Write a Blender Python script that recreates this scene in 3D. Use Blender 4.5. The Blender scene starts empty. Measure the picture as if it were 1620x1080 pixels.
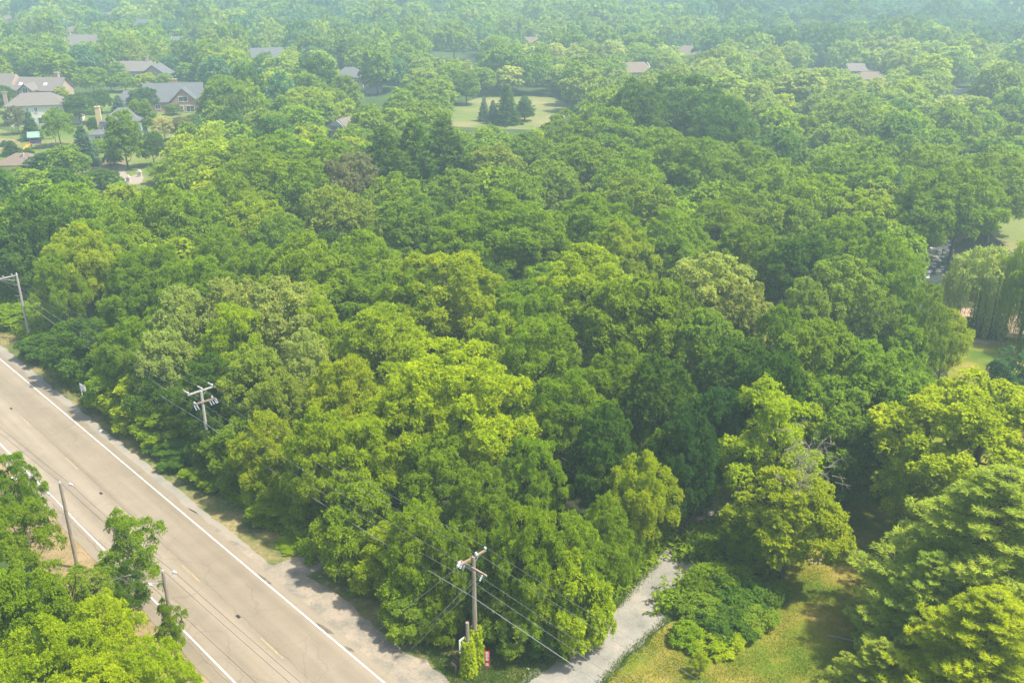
import bpy, math, random
import numpy as np
from mathutils import Vector, Matrix

scene = bpy.context.scene
col = scene.collection
R = math.radians

# ------------------------------------------------------------------ camera
CAM_H = 46.0
PITCH = R(22.5)
FPX = 1500.0                      # focal length in pixels of the 1620 px wide photograph
cam_d = bpy.data.cameras.new('camera')
cam_d.sensor_width = 36.0
cam_d.lens = 36.0 * FPX / 1620.0
cam_d.clip_start = 0.5
cam_d.clip_end = 6000
cam = bpy.data.objects.new('camera', cam_d)
col.objects.link(cam)
cam.location = (0, 0, CAM_H)
cam.rotation_euler = (R(90) - PITCH, 0, 0)
scene.camera = cam

# ------------------------------------------------------------------ sky, sun, exposure
SUN_EL, SUN_AZ = 61.0, 103.0       # azimuth measured from +Y (away from the camera) towards +X
world = bpy.data.worlds.new("World")
scene.world = world
world.use_nodes = True
nt = world.node_tree
nt.nodes.clear()
sky = nt.nodes.new('ShaderNodeTexSky')
sky.sky_type = 'NISHITA'
sky.sun_disc = False
sky.sun_elevation = R(SUN_EL)
sky.sun_rotation = R(SUN_AZ)
sky.dust_density = 3.0
sky.air_density = 1.0
bg = nt.nodes.new('ShaderNodeBackground')
bg.inputs['Strength'].default_value = 0.15
out = nt.nodes.new('ShaderNodeOutputWorld')
nt.links.new(sky.outputs[0], bg.inputs[0])
nt.links.new(bg.outputs[0], out.inputs[0])

sun_d = bpy.data.lights.new('sun', 'SUN')
sun_d.energy = 4.4
sun_d.angle = R(2.2)
sun_d.color = (1.0, 0.93, 0.80)
sun = bpy.data.objects.new('sun', sun_d)
col.objects.link(sun)
sun.rotation_euler = (R(90 - SUN_EL), 0, R(180 - SUN_AZ))   # light arrives from azimuth SUN_AZ
sun.location = (0, 0, 120)

scene.view_settings.view_transform = 'Standard'
scene.view_settings.look = 'None'
scene.view_settings.exposure = 0.98
scene.view_settings.gamma = 1.0
cy = scene.cycles
cy.max_bounces = 6
cy.diffuse_bounces = 3
cy.glossy_bounces = 1
cy.transmission_bounces = 4
cy.volume_bounces = 1
cy.transparent_max_bounces = 4
cy.use_adaptive_sampling = False
cy.use_denoising = True
cy.caustics_reflective = False
cy.caustics_refractive = False
cy.sample_clamp_indirect = 4.0

HAZE_DENSITY = 0.00090
HAZE_COLOR = (0.68, 0.90, 1.0)

# ------------------------------------------------------------------ pixel <-> world (photograph pixels, 1620 x 1080)
CS, SN = math.cos(PITCH), math.sin(PITCH)
def at(x, y, z=0.0):
    u = (x - 810) / FPX; v = (540 - y) / FPX
    t = (z - CAM_H) / (-SN + v * CS)
    return Vector((u * t, (CS + v * SN) * t, z))
def ztop(x, yb, yt):
    p = at(x, yb); v = (540 - yt) / FPX
    return CAM_H + p.y * ((-SN + v * CS) / (CS + v * SN))
def proj(X, Y, Z):
    dz = Z - CAM_H
    w = Y * CS - dz * SN
    return 810 + FPX * X / w, 540 - FPX * (Y * SN + dz * CS) / w, w

# ------------------------------------------------------------------ materials
MAT = {}
def new_mat(name):
    m = bpy.data.materials.new(name); m.use_nodes = True
    m.node_tree.nodes.clear()
    MAT[name] = m
    return m, m.node_tree
def N(nt, t, **kw):
    n = nt.nodes.new(t)
    for k, v in kw.items():
        if k.startswith('i_'):
            n.inputs[k[2:].replace('_', ' ')].default_value = v
        else:
            setattr(n, k, v)
    return n
def ramp(nt, stops, interp='LINEAR'):
    r = nt.nodes.new('ShaderNodeValToRGB')
    r.color_ramp.interpolation = interp
    e = r.color_ramp.elements
    while len(e) < len(stops): e.new(0.5)
    for i, (p, c) in enumerate(stops):
        e[i].position = p; e[i].color = (*c, 1)
    return r
def simple(name, c1, c2=None, scale=3.0, rough=0.85, metal=0.0, bump=0.0, detail=4, spec=0.12, stretch=None, lo=0.3, hi=0.7):
    m, nt = new_mat(name)
    b = N(nt, 'ShaderNodeBsdfPrincipled'); o = N(nt, 'ShaderNodeOutputMaterial')
    b.inputs['Roughness'].default_value = rough
    b.inputs['Metallic'].default_value = metal
    b.inputs['Specular IOR Level'].default_value = spec
    tc = N(nt, 'ShaderNodeTexCoord')
    src = tc.outputs['Object']
    if stretch:
        mp = N(nt, 'ShaderNodeMapping'); mp.inputs['Scale'].default_value = stretch
        nt.links.new(src, mp.inputs[0]); src = mp.outputs[0]
    n = N(nt, 'ShaderNodeTexNoise'); n.inputs['Scale'].default_value = scale; n.inputs['Detail'].default_value = detail
    n.inputs['Roughness'].default_value = 0.65
    nt.links.new(src, n.inputs['Vector'])
    r = ramp(nt, [(lo, c1), (hi, c2 or c1)])
    nt.links.new(n.outputs['Fac'], r.inputs[0]); nt.links.new(r.outputs[0], b.inputs['Base Color'])
    if bump:
        bp = N(nt, 'ShaderNodeBump'); bp.inputs['Strength'].default_value = bump
        nt.links.new(n.outputs['Fac'], bp.inputs['Height']); nt.links.new(bp.outputs[0], b.inputs['Normal'])
    nt.links.new(b.outputs[0], o.inputs[0])
    return m

def leaf_mat(name, source, trans=0.38, tip=None):
    """foliage: the colour of the crown object (or the per-tree colour attribute of the far wood)"""
    m, nt = new_mat(name)
    o = N(nt, 'ShaderNodeOutputMaterial')
    if source == 'object':
        oi = N(nt, 'ShaderNodeObjectInfo'); base = oi.outputs['Color']
    else:
        at_ = N(nt, 'ShaderNodeAttribute'); at_.attribute_name = 'tree_colour'; base = at_.outputs['Color']
    geo = N(nt, 'ShaderNodeNewGeometry')
    tc = N(nt, 'ShaderNodeTexCoord')
    nz = N(nt, 'ShaderNodeTexNoise'); nz.inputs['Scale'].default_value = 0.35; nz.inputs['Detail'].default_value = 3
    nt.links.new(tc.outputs['Object'], nz.inputs['Vector'])
    add = N(nt, 'ShaderNodeMath', operation='MULTIPLY_ADD')
    nt.links.new(geo.outputs['Random Per Island'], add.inputs[0]); add.inputs[1].default_value = 0.5
    nt.links.new(nz.outputs['Fac'], add.inputs[2])
    mr = N(nt, 'ShaderNodeMapRange'); mr.inputs['From Min'].default_value = 0.4; mr.inputs['From Max'].default_value = 1.1
    nt.links.new(add.outputs[0], mr.inputs['Value'])
    hs = N(nt, 'ShaderNodeHueSaturation')
    h = N(nt, 'ShaderNodeMapRange'); h.inputs['To Min'].default_value = 0.510; h.inputs['To Max'].default_value = 0.484
    v = N(nt, 'ShaderNodeMapRange'); v.inputs['To Min'].default_value = 0.78; v.inputs['To Max'].default_value = 1.25
    for q in (h, v): nt.links.new(mr.outputs[0], q.inputs['Value'])
    nt.links.new(base, hs.inputs['Color']); nt.links.new(h.outputs[0], hs.inputs['Hue']); nt.links.new(v.outputs[0], hs.inputs['Value'])
    b = N(nt, 'ShaderNodeBsdfPrincipled')
    b.inputs['Roughness'].default_value = 0.6
    b.inputs['Specular IOR Level'].default_value = 0.05
    nt.links.new(hs.outputs[0], b.inputs['Base Color'])
    t = N(nt, 'ShaderNodeBsdfTranslucent')
    tm = N(nt, 'ShaderNodeMixRGB', blend_type='MULTIPLY'); tm.inputs['Fac'].default_value = 1.0
    tm.inputs['Color2'].default_value = (1.7, 1.65, 0.8, 1)
    nt.links.new(hs.outputs[0], tm.inputs['Color1']); nt.links.new(tm.outputs[0], t.inputs['Color'])
    mx = N(nt, 'ShaderNodeMixShader'); mx.inputs[0].default_value = trans
    nt.links.new(b.outputs[0], mx.inputs[1]); nt.links.new(t.outputs[0], mx.inputs[2])
    nt.links.new(mx.outputs[0], o.inputs[0])
    return m
M_leaf = leaf_mat('leaf', 'object')
M_needle = leaf_mat('needle', 'object', trans=0.28)
M_farleaf = leaf_mat('far_leaf', 'attr')
M_bark = simple('bark', (0.055, 0.045, 0.035), (0.14, 0.12, 0.095), scale=6, bump=0.5, stretch=(1, 1, 0.25))
M_dead = simple('dead_twig', (0.20, 0.17, 0.13), (0.34, 0.30, 0.24), scale=5)
M_pole = simple('pole_wood', (0.16, 0.125, 0.09), (0.34, 0.29, 0.23), scale=9, bump=0.3, stretch=(1, 1, 0.08))
M_polegrey = simple('pole_wood_grey', (0.30, 0.28, 0.25), (0.46, 0.44, 0.40), scale=9, bump=0.3, stretch=(1, 1, 0.08))
M_arm = simple('crossarm_wood', (0.20, 0.13, 0.09), (0.36, 0.27, 0.21), scale=8)
M_metal = simple('galvanised', (0.36, 0.37, 0.38), (0.48, 0.49, 0.50), scale=12, rough=0.4, metal=0.6)
M_porc = simple('insulator', (0.38, 0.42, 0.47), (0.52, 0.55, 0.6), scale=5, rough=0.25)
M_wire = simple('wire', (0.20, 0.20, 0.20), (0.30, 0.30, 0.30), scale=2, rough=0.45, metal=0.3)
M_wire_dark = simple('wire_dark', (0.05, 0.05, 0.052), (0.09, 0.09, 0.09), scale=2, rough=0.6)
M_black = simple('black_plastic', (0.02, 0.02, 0.022), (0.05, 0.05, 0.05), scale=4, rough=0.5)
M_white = simple('white_paint', (0.72, 0.72, 0.70), (0.80, 0.80, 0.78), scale=4, rough=0.5)
M_trim = simple('trim', (0.62, 0.62, 0.60), (0.72, 0.72, 0.70), scale=2)
M_red = simple('red_sign', (0.55, 0.04, 0.05), (0.62, 0.06, 0.06), scale=4, rough=0.45)

# ---- ground family
def ground_mat(name, cols, scale=0.25, fine=6.0, bump=0.3, rough=0.95, fmix=0.35):
    m, nt = new_mat(name)
    b = N(nt, 'ShaderNodeBsdfPrincipled'); o = N(nt, 'ShaderNodeOutputMaterial')
    b.inputs['Roughness'].default_value = rough; b.inputs['Specular IOR Level'].default_value = 0.15
    tc = N(nt, 'ShaderNodeTexCoord')
    a = N(nt, 'ShaderNodeTexNoise'); a.inputs['Scale'].default_value = scale; a.inputs['Detail'].default_value = 6; a.inputs['Roughness'].default_value = 0.6
    c = N(nt, 'ShaderNodeTexNoise'); c.inputs['Scale'].default_value = fine; c.inputs['Detail'].default_value = 5; c.inputs['Roughness'].default_value = 0.75
    for q in (a, c): nt.links.new(tc.outputs['Object'], q.inputs['Vector'])
    mx = N(nt, 'ShaderNodeMix', data_type='FLOAT'); mx.inputs[0].default_value = fmix
    nt.links.new(a.outputs['Fac'], mx.inputs[2]); nt.links.new(c.outputs['Fac'], mx.inputs[3])
    n = len(cols)
    r = ramp(nt, [(0.34 + 0.32 * i / (n - 1), cc) for i, cc in enumerate(cols)])
    nt.links.new(mx.outputs[0], r.inputs[0]); nt.links.new(r.outputs[0], b.inputs['Base Color'])
    bp = N(nt, 'ShaderNodeBump'); bp.inputs['Strength'].default_value = bump; bp.inputs['Distance'].default_value = 0.1
    nt.links.new(c.outputs['Fac'], bp.inputs['Height']); nt.links.new(bp.outputs[0], b.inputs['Normal'])
    nt.links.new(b.outputs[0], o.inputs[0])
    return m
M_ground = ground_mat('ground', [(0.035, 0.05, 0.016), (0.05, 0.085, 0.02), (0.075, 0.10, 0.03)], 0.08, 2.0)
M_floor = ground_mat('forest_floor', [(0.022, 0.024, 0.012), (0.035, 0.045, 0.015), (0.05, 0.06, 0.025)], 0.3, 4.0)
M_lawn = ground_mat('lawn', [(0.055, 0.105, 0.006), (0.11, 0.145, 0.010), (0.20, 0.175, 0.025), (0.34, 0.25, 0.08)], 0.22, 3.0, fmix=0.3, bump=0.6)
M_lawn2 = ground_mat('lawn_green', [(0.07, 0.12, 0.015), (0.10, 0.15, 0.02), (0.15, 0.17, 0.04), (0.22, 0.20, 0.07)], 0.06, 2.0)
M_field = ground_mat('dry_field', [(0.08, 0.13, 0.03), (0.12, 0.16, 0.035), (0.18, 0.18, 0.06), (0.26, 0.21, 0.09)], 0.05, 1.2)
M_verge = ground_mat('verge', [(0.05, 0.085, 0.015), (0.09, 0.115, 0.03), (0.20, 0.17, 0.07), (0.36, 0.27, 0.13)], 0.35, 3.0)
M_soil = ground_mat('bare_soil', [(0.10, 0.11, 0.03), (0.20, 0.155, 0.075), (0.27, 0.195, 0.105), (0.29, 0.22, 0.135)], 0.5, 3.0)
M_mulch = ground_mat('mulch', [(0.20, 0.13, 0.09), (0.34, 0.22, 0.16), (0.42, 0.30, 0.22)], 1.2, 8.0)
M_gravel = ground_mat('gravel', [(0.13, 0.13, 0.11), (0.20, 0.195, 0.165), (0.25, 0.235, 0.20), (0.34, 0.28, 0.215)], 0.45, 7.0, fmix=0.42)
M_gravel2 = ground_mat('shoulder_gravel', [(0.17, 0.17, 0.145), (0.22, 0.21, 0.17), (0.27, 0.24, 0.19), (0.30, 0.25, 0.18)], 0.35, 9.0)
M_apron = ground_mat('apron', [(0.13, 0.13, 0.11), (0.20, 0.18, 0.14), (0.29, 0.24, 0.18), (0.34, 0.27, 0.20)], 0.5, 5.0, fmix=0.4)
M_wetpatch = ground_mat('dark_patch', [(0.10, 0.09, 0.07), (0.15, 0.13, 0.10)], 2.0, 8.0)
M_path = ground_mat('path', [(0.26, 0.22, 0.17), (0.32, 0.27, 0.21)], 0.5, 5.0)

def road_mat(along):
    m, nt = new_mat('asphalt')
    b = N(nt, 'ShaderNodeBsdfPrincipled'); o = N(nt, 'ShaderNodeOutputMaterial')
    b.inputs['Roughness'].default_value = 0.85; b.inputs['Specular IOR Level'].default_value = 0.3
    tc = N(nt, 'ShaderNodeTexCoord')
    # road-aligned coordinates: x across, y along
    mp = N(nt, 'ShaderNodeMapping'); mp.vector_type = 'POINT'; mp.inputs['Rotation'].default_value = (0, 0, -along)
    nt.links.new(tc.outputs['Object'], mp.inputs[0])
    # tyre-worn bands: long streaks along the road
    st = N(nt, 'ShaderNodeMapping'); st.inputs['Scale'].default_value = (0.015, 0.55, 1)
    nt.links.new(mp.outputs[0], st.inputs[0])
    s = N(nt, 'ShaderNodeTexNoise'); s.inputs['Scale'].default_value = 1.0; s.inputs['Detail'].default_value = 5; s.inputs['Roughness'].default_value = 0.6
    nt.links.new(st.outputs[0], s.inputs['Vector'])
    f = N(nt, 'ShaderNodeTexNoise'); f.inputs['Scale'].default_value = 14; f.inputs['Detail'].default_value = 6; f.inputs['Roughness'].default_value = 0.8
    nt.links.new(tc.outputs['Object'], f.inputs['Vector'])
    mid = N(nt, 'ShaderNodeTexNoise'); mid.inputs['Scale'].default_value = 0.5; mid.inputs['Detail'].default_value = 4
    nt.links.new(tc.outputs['Object'], mid.inputs['Vector'])
    r = ramp(nt, [(0.3, (0.180, 0.150, 0.104)), (0.5, (0.230, 0.192, 0.137)), (0.7, (0.280, 0.236, 0.172))])
    nt.links.new(s.outputs['Fac'], r.inputs[0])
    r2 = ramp(nt, [(0.35, (0.80, 0.80, 0.80)), (0.65, (1.12, 1.12, 1.12))])
    nt.links.new(f.outputs['Fac'], r2.inputs[0])
    r3 = ramp(nt, [(0.3, (0.93, 0.93, 0.93)), (0.7, (1.06, 1.05, 1.04))])
    nt.links.new(mid.outputs['Fac'], r3.inputs[0])
    m1 = N(nt, 'ShaderNodeMixRGB', blend_type='MULTIPLY'); m1.inputs['Fac'].default_value = 1
    m2 = N(nt, 'ShaderNodeMixRGB', blend_type='MULTIPLY'); m2.inputs['Fac'].default_value = 1
    nt.links.new(r.outputs[0], m1.inputs['Color1']); nt.links.new(r2.outputs[0], m1.inputs['Color2'])
    nt.links.new(m1.outputs[0], m2.inputs['Color1']); nt.links.new(r3.outputs[0], m2.inputs['Color2'])
    # cracks
    vz = N(nt, 'ShaderNodeTexVoronoi'); vz.feature = 'DISTANCE_TO_EDGE'; vz.inputs['Scale'].default_value = 0.22
    wn = N(nt, 'ShaderNodeTexNoise'); wn.inputs['Scale'].default_value = 0.8; wn.inputs['Detail'].default_value = 5
    nt.links.new(tc.outputs['Object'], wn.inputs['Vector'])
    wa = N(nt, 'ShaderNodeVectorMath', operation='MULTIPLY_ADD'); wa.inputs[1].default_value = (1.5, 1.5, 0)
    nt.links.new(wn.outputs['Color'], wa.inputs[0]); nt.links.new(tc.outputs['Object'], wa.inputs[2])
    nt.links.new(wa.outputs[0], vz.inputs['Vector'])
    cr = ramp(nt, [(0.0, (0.72, 0.72, 0.72)), (0.012, (1, 1, 1))])
    nt.links.new(vz.outputs['Distance'], cr.inputs[0])
    m3 = N(nt, 'ShaderNodeMixRGB', blend_type='MULTIPLY'); m3.inputs['Fac'].default_value = 0.6
    nt.links.new(m2.outputs[0], m3.inputs['Color1']); nt.links.new(cr.outputs[0], m3.inputs['Color2'])
    nt.links.new(m3.outputs[0], b.inputs['Base Color'])
    nt.links.new(b.outputs[0], o.inputs[0])
    return m

def paint_mat(name, c, base, wear=0.5):
    m, nt = new_mat(name)
    b = N(nt, 'ShaderNodeBsdfPrincipled'); o = N(nt, 'ShaderNodeOutputMaterial'); b.inputs['Roughness'].default_value = 0.7
    tc = N(nt, 'ShaderNodeTexCoord'); f = N(nt, 'ShaderNodeTexNoise'); f.inputs['Scale'].default_value = 5; f.inputs['Detail'].default_value = 6; f.inputs['Roughness'].default_value = 0.8
    nt.links.new(tc.outputs['Object'], f.inputs['Vector'])
    r = ramp(nt, [(wear - 0.12, base), (wear + 0.05, c)])
    nt.links.new(f.outputs['Fac'], r.inputs[0]); nt.links.new(r.outputs[0], b.inputs['Base Color']); nt.links.new(b.outputs[0], o.inputs[0])
    return m
M_line = paint_mat('white_line', (0.56, 0.55, 0.52), (0.24, 0.21, 0.17), 0.47)
M_yellow = paint_mat('yellow_line', (0.40, 0.29, 0.11), (0.22, 0.19, 0.14), 0.54)

def brick_mat(name, c1, c2, mortar):
    m, nt = new_mat(name)
    b = N(nt, 'ShaderNodeBsdfPrincipled'); o = N(nt, 'ShaderNodeOutputMaterial'); b.inputs['Roughness'].default_value = 0.9
    tc = N(nt, 'ShaderNodeTexCoord'); mp = N(nt, 'ShaderNodeMapping'); mp.inputs['Rotation'].default_value = (R(90), 0, 0)
    nt.links.new(tc.outputs['Object'], mp.inputs[0])
    br = N(nt, 'ShaderNodeTexBrick'); br.inputs['Scale'].default_value = 2.2
    br.inputs['Color1'].default_value = (*c1, 1); br.inputs['Color2'].default_value = (*c2, 1); br.inputs['Mortar'].default_value = (*mortar, 1)
    nt.links.new(mp.outputs[0], br.inputs['Vector']); nt.links.new(br.outputs[0], b.inputs['Base Color']); nt.links.new(b.outputs[0], o.inputs[0])
    return m
M_brick = brick_mat('red_brick', (0.33, 0.15, 0.09), (0.42, 0.22, 0.13), (0.42, 0.38, 0.33))
M_brick2 = brick_mat('brown_brick', (0.30, 0.20, 0.15), (0.38, 0.27, 0.21), (0.42, 0.38, 0.33))
M_buff = brick_mat('buff_brick', (0.52, 0.38, 0.16), (0.60, 0.46, 0.22), (0.55, 0.5, 0.4))
M_shingle = simple('grey_shingles', (0.09, 0.095, 0.10), (0.15, 0.155, 0.16), scale=3, stretch=(1, 1, 6))
M_shingle2 = simple('brown_shingles', (0.13, 0.115, 0.10), (0.20, 0.175, 0.155), scale=3, stretch=(1, 1, 6))
M_shingle3 = simple('tan_shingles', (0.15, 0.115, 0.09), (0.20, 0.155, 0.12), scale=3, stretch=(1, 1, 6))
M_cream = simple('cream_siding', (0.56, 0.53, 0.44), (0.64, 0.61, 0.52), scale=2, stretch=(0.2, 0.2, 8))
M_bluegrey = simple('blue_grey_siding', (0.22, 0.28, 0.36), (0.30, 0.36, 0.44), scale=2, stretch=(0.2, 0.2, 8))
M_whites = simple('white_siding', (0.48, 0.48, 0.47), (0.56, 0.56, 0.55), scale=2, stretch=(0.2, 0.2, 8))
m, nt_ = new_mat('glass')
_b = N(nt_, 'ShaderNodeBsdfPrincipled'); _o = N(nt_, 'ShaderNodeOutputMaterial')
_b.inputs['Base Color'].default_value = (0.03, 0.045, 0.06, 1); _b.inputs['Roughness'].default_value = 0.08; _b.inputs['Specular IOR Level'].default_value = 0.8
nt_.links.new(_b.outputs[0], _o.inputs[0]); M_glass = m
m, nt_ = new_mat('skylight_glass')
_b = N(nt_, 'ShaderNodeBsdfPrincipled'); _o = N(nt_, 'ShaderNodeOutputMaterial')
_b.inputs['Base Color'].default_value = (0.80, 0.83, 0.85, 1); _b.inputs['Roughness'].default_value = 0.25
nt_.links.new(_b.outputs[0], _o.inputs[0]); M_skyl = m
def water_mat():
    m, nt = new_mat('water')
    b = N(nt, 'ShaderNodeBsdfPrincipled'); o = N(nt, 'ShaderNodeOutputMaterial')
    b.inputs['Roughness'].default_value = 0.12; b.inputs['Base Color'].default_value = (0.05, 0.07, 0.06, 1); b.inputs['Specular IOR Level'].default_value = 1.0
    tc = N(nt, 'ShaderNodeTexCoord'); f = N(nt, 'ShaderNodeTexNoise'); f.inputs['Scale'].default_value = 1.5; f.inputs['Detail'].default_value = 4
    bp = N(nt, 'ShaderNodeBump'); bp.inputs['Strength'].default_value = 0.6; bp.inputs['Distance'].default_value = 0.2
    nt.links.new(tc.outputs['Object'], f.inputs['Vector']); nt.links.new(f.outputs['Fac'], bp.inputs['Height'])
    nt.links.new(bp.outputs[0], b.inputs['Normal']); nt.links.new(b.outputs[0], o.inputs[0])
    return m
M_water = water_mat()
M_rock = simple('pale_rock', (0.42, 0.36, 0.33), (0.66, 0.60, 0.56), scale=2, bump=0.3)
M_orange = simple('orange_plastic', (0.75, 0.30, 0.02), (0.80, 0.36, 0.03), scale=2, rough=0.4)
M_purple = simple('purple_plastic', (0.16, 0.08, 0.25), (0.2, 0.1, 0.3), scale=2, rough=0.5)
M_canvas = simple('green_canvas', (0.17, 0.28, 0.22), (0.24, 0.35, 0.28), scale=2)
M_timber = simple('timber', (0.25, 0.15, 0.09), (0.34, 0.22, 0.13), scale=4)

# ------------------------------------------------------------------ mesh helpers
def mesh_np(name, V, F, mat=None, colour=None, smooth=False):
    """V (n,3), F (m,k) constant k"""
    me = bpy.data.meshes.new(name)
    V = np.asarray(V, dtype=np.float32); F = np.asarray(F, dtype=np.int32)
    k = F.shape[1]
    me.vertices.add(len(V)); me.vertices.foreach_set('co', V.ravel())
    me.loops.add(F.size); me.loops.foreach_set('vertex_index', F.ravel())
    me.polygons.add(len(F)); me.polygons.foreach_set('loop_start', np.arange(0, F.size, k, dtype=np.int32))
    me.update(calc_edges=True)
    if colour is not None:
        a = me.attributes.new('tree_colour', 'FLOAT_COLOR', 'POINT')
        a.data.foreach_set('color', np.asarray(colour, dtype=np.float32).ravel())
    if smooth: me.polygons.foreach_set('use_smooth', np.ones(len(F), dtype=bool))
    if mat: me.materials.append(mat)
    return me

class MB:
    def __init__(s): s.v = []; s.f = []
    def add(s, V, F):
        b = len(s.v); s.v += [tuple(x) for x in V]; s.f += [tuple(i + b for i in q) for q in F]; return s
    def box(s, c, d, rz=0.0, rot=None):
        M = (rot or Matrix.Rotation(rz, 3, 'Z'))
        V = [Vector(c) + M @ Vector((x * d[0] / 2, y * d[1] / 2, z * d[2] / 2)) for x in (-1, 1) for y in (-1, 1) for z in (-1, 1)]
        return s.add(V, [(0, 1, 3, 2), (4, 6, 7, 5), (0, 4, 5, 1), (2, 3, 7, 6), (0, 2, 6, 4), (1, 5, 7, 3)])
    def tube(s, pts, rad, n=8, cap=True):
        pts = [Vector(p) for p in pts]
        if not hasattr(rad, '__len__'): rad = [rad] * len(pts)
        ref = None; V = []
        for i, p in enumerate(pts):
            d = (pts[min(i + 1, len(pts) - 1)] - pts[max(i - 1, 0)]).normalized()
            if ref is None: ref = Vector((1, 0, 0)) if abs(d.x) < 0.8 else Vector((0, 1, 0))
            a = (ref - d * ref.dot(d)).normalized(); ref = a; b_ = d.cross(a)
            for k in range(n):
                t = 2 * math.pi * k / n
                V.append(p + (a * math.cos(t) + b_ * math.sin(t)) * rad[i])
        F = [(i * n + k, i * n + (k + 1) % n, (i + 1) * n + (k + 1) % n, (i + 1) * n + k) for i in range(len(pts) - 1) for k in range(n)]
        if cap: F += [tuple(range(n))[::-1], tuple((len(pts) - 1) * n + k for k in range(n))]
        return s.add(V, F)
    def lathe(s, prof, n=10, c=(0, 0, 0)):
        V = [(c[0] + r * math.cos(2 * math.pi * k / n), c[1] + r * math.sin(2 * math.pi * k / n), c[2] + z) for r, z in prof for k in range(n)]
        F = [(i * n + k, i * n + (k + 1) % n, (i + 1) * n + (k + 1) % n, (i + 1) * n + k) for i in range(len(prof) - 1) for k in range(n)]
        F += [tuple(range(n))[::-1], tuple((len(prof) - 1) * n + k for k in range(n))]
        return s.add(V, F)
    def mesh(s, name, mat, smooth=False):
        me = bpy.data.meshes.new(name); me.from_pydata([tuple(v) for v in s.v], [], s.f); me.update()
        if smooth:
            for p in me.polygons: p.use_smooth = True
        if mat: me.materials.append(mat)
        return me
    def build(s, name, mat, parent=None, smooth=False):
        return link(name, s.mesh(name, mat, smooth), parent)

def link(name, me, parent=None):
    o = bpy.data.objects.new(name, me); col.objects.link(o)
    if parent is not None: o.parent = parent
    return o
def tag(o, label=None, cat=None, group=None, kind=None):
    if label: o['label'] = label
    if cat: o['category'] = cat
    if group: o['group'] = group
    if kind: o['kind'] = kind
    return o
def empty(name, loc, rz=0, label=None, cat=None, group=None):
    o = bpy.data.objects.new(name, None); col.objects.link(o); o.location = loc; o.rotation_euler = (0, 0, rz)
    o.empty_display_size = 0.5
    return tag(o, label, cat, group)

def sheet(name, pts, z, mat, jitter=0.0, step=1.5, seed=1, kind='structure'):
    """flat polygon on the ground with an uneven edge"""
    rng = random.Random(seed); P = []
    pts = [Vector((p[0], p[1])) for p in pts]
    for i in range(len(pts)):
        a, b = pts[i], pts[(i + 1) % len(pts)]
        n = max(1, int((b - a).length / step)) if jitter else 1
        nn = Vector((-(b - a).y, (b - a).x)).normalized() if (b - a).length else Vector((0, 0))
        for k in range(n):
            j = rng.gauss(0, jitter) if jitter else 0
            P.append(a + (b - a) * k / n + nn * j)
    me = bpy.data.meshes.new(name); me.from_pydata([(p.x, p.y, z) for p in P], [], [tuple(range(len(P)))]); me.update()
    me.materials.append(mat)
    o = link(name, me)
    if kind: o['kind'] = kind
    return o

# ================================================================== THE GROUND
RA = at(0, 568); RB = at(608, 1080)                       # far edge line of the road
ax = (RB - RA).normalized(); ax.z = 0; ax.normalize()      # along the road, towards lower right
nx = Vector((ax.y, -ax.x, 0))                              # towards the camera side
if nx.y > 0: nx = -nx
RO = RA.copy()
def rp(s, t, z=0.0):
    """point s metres along the far edge line from its left end in the picture, t metres across (+ = camera side)"""
    p = RO + ax * s + nx * t; p.z = z; return p
LANE = 7.25
ROAD_ANG = math.atan2(ax.y, ax.x)
M_road = road_mat(ROAD_ANG)

gr = MB().add([(-1700, -300, 0), (1700, -300, 0), (1700, 1700, 0), (-1700, 1700, 0)], [(0, 1, 2, 3)]).build('ground', M_ground)
tag(gr, kind='structure')
def ribbon(name, t0, t1, z, mat, s0=-260, s1=160, step=3.0, j0=0.0, j1=0.0, seed=3):
    rng = random.Random(seed); n = int((s1 - s0) / step); V = []; F = []
    for i in range(n + 1):
        s = s0 + (s1 - s0) * i / n
        V += [tuple(rp(s, t0 + rng.gauss(0, j0), z)), tuple(rp(s, t1 + rng.gauss(0, j1), z))]
        if i: b = 2 * i; F.append((b - 2, b - 1, b + 1, b))
    me = bpy.data.meshes.new(name); me.from_pydata(V, [], F); me.update(); me.materials.append(mat)
    o = link(name, me); o['kind'] = 'structure'; return o
# forest floor of the wood
sheet('forest_floor', [rp(-200, -5), rp(62, -6), at(1120, 812), at(1200, 840), at(1400, 700), at(1500, 640), at(1530, 540), at(1640, 330), at(900, 235), at(430, 290), at(0, 420), at(-200, 420)], 0.02, M_floor, 0.4, 3)
ribbon('grass_verge', -7.2, -1.5, 0.03, M_verge, j0=0.5, j1=0.1, seed=5)
ribbon('roadside_soil', LANE + 0.9, LANE + 5.0, 0.028, M_soil, j1=0.4, j0=0.05, seed=6)
ribbon('gravel_shoulder', -1.55, -0.5, 0.04, M_gravel2, j0=0.07, step=0.9, seed=7)
ribbon('road', -0.75, LANE + 1.15, 0.06, M_road, j0=0.06, j1=0.06, step=1.5, seed=8)
ribbon('edge_line', -0.055, 0.075, 0.066, M_line, seed=9)
ribbon('edge_line', LANE - 0.055, LANE + 0.075, 0.066, M_line, seed=10)
# yellow centre dashes, worn
def s_of(px, py):
    p = at(px, py) - RO; return p.dot(ax), p.dot(nx)
s0, tc_ = s_of(302, 907.5)
for k in range(-16, 8):
    s = s0 + k * 12.19
    V = [tuple(rp(s - 1.5, tc_ - 0.06, 0.066)), tuple(rp(s + 1.5, tc_ - 0.06, 0.066)), tuple(rp(s + 1.5, tc_ + 0.06, 0.066)), tuple(rp(s - 1.5, tc_ + 0.06, 0.066))]
    d = MB().add(V, [(0, 1, 2, 3)]).build('centre_line', M_yellow); d['kind'] = 'structure'
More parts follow.
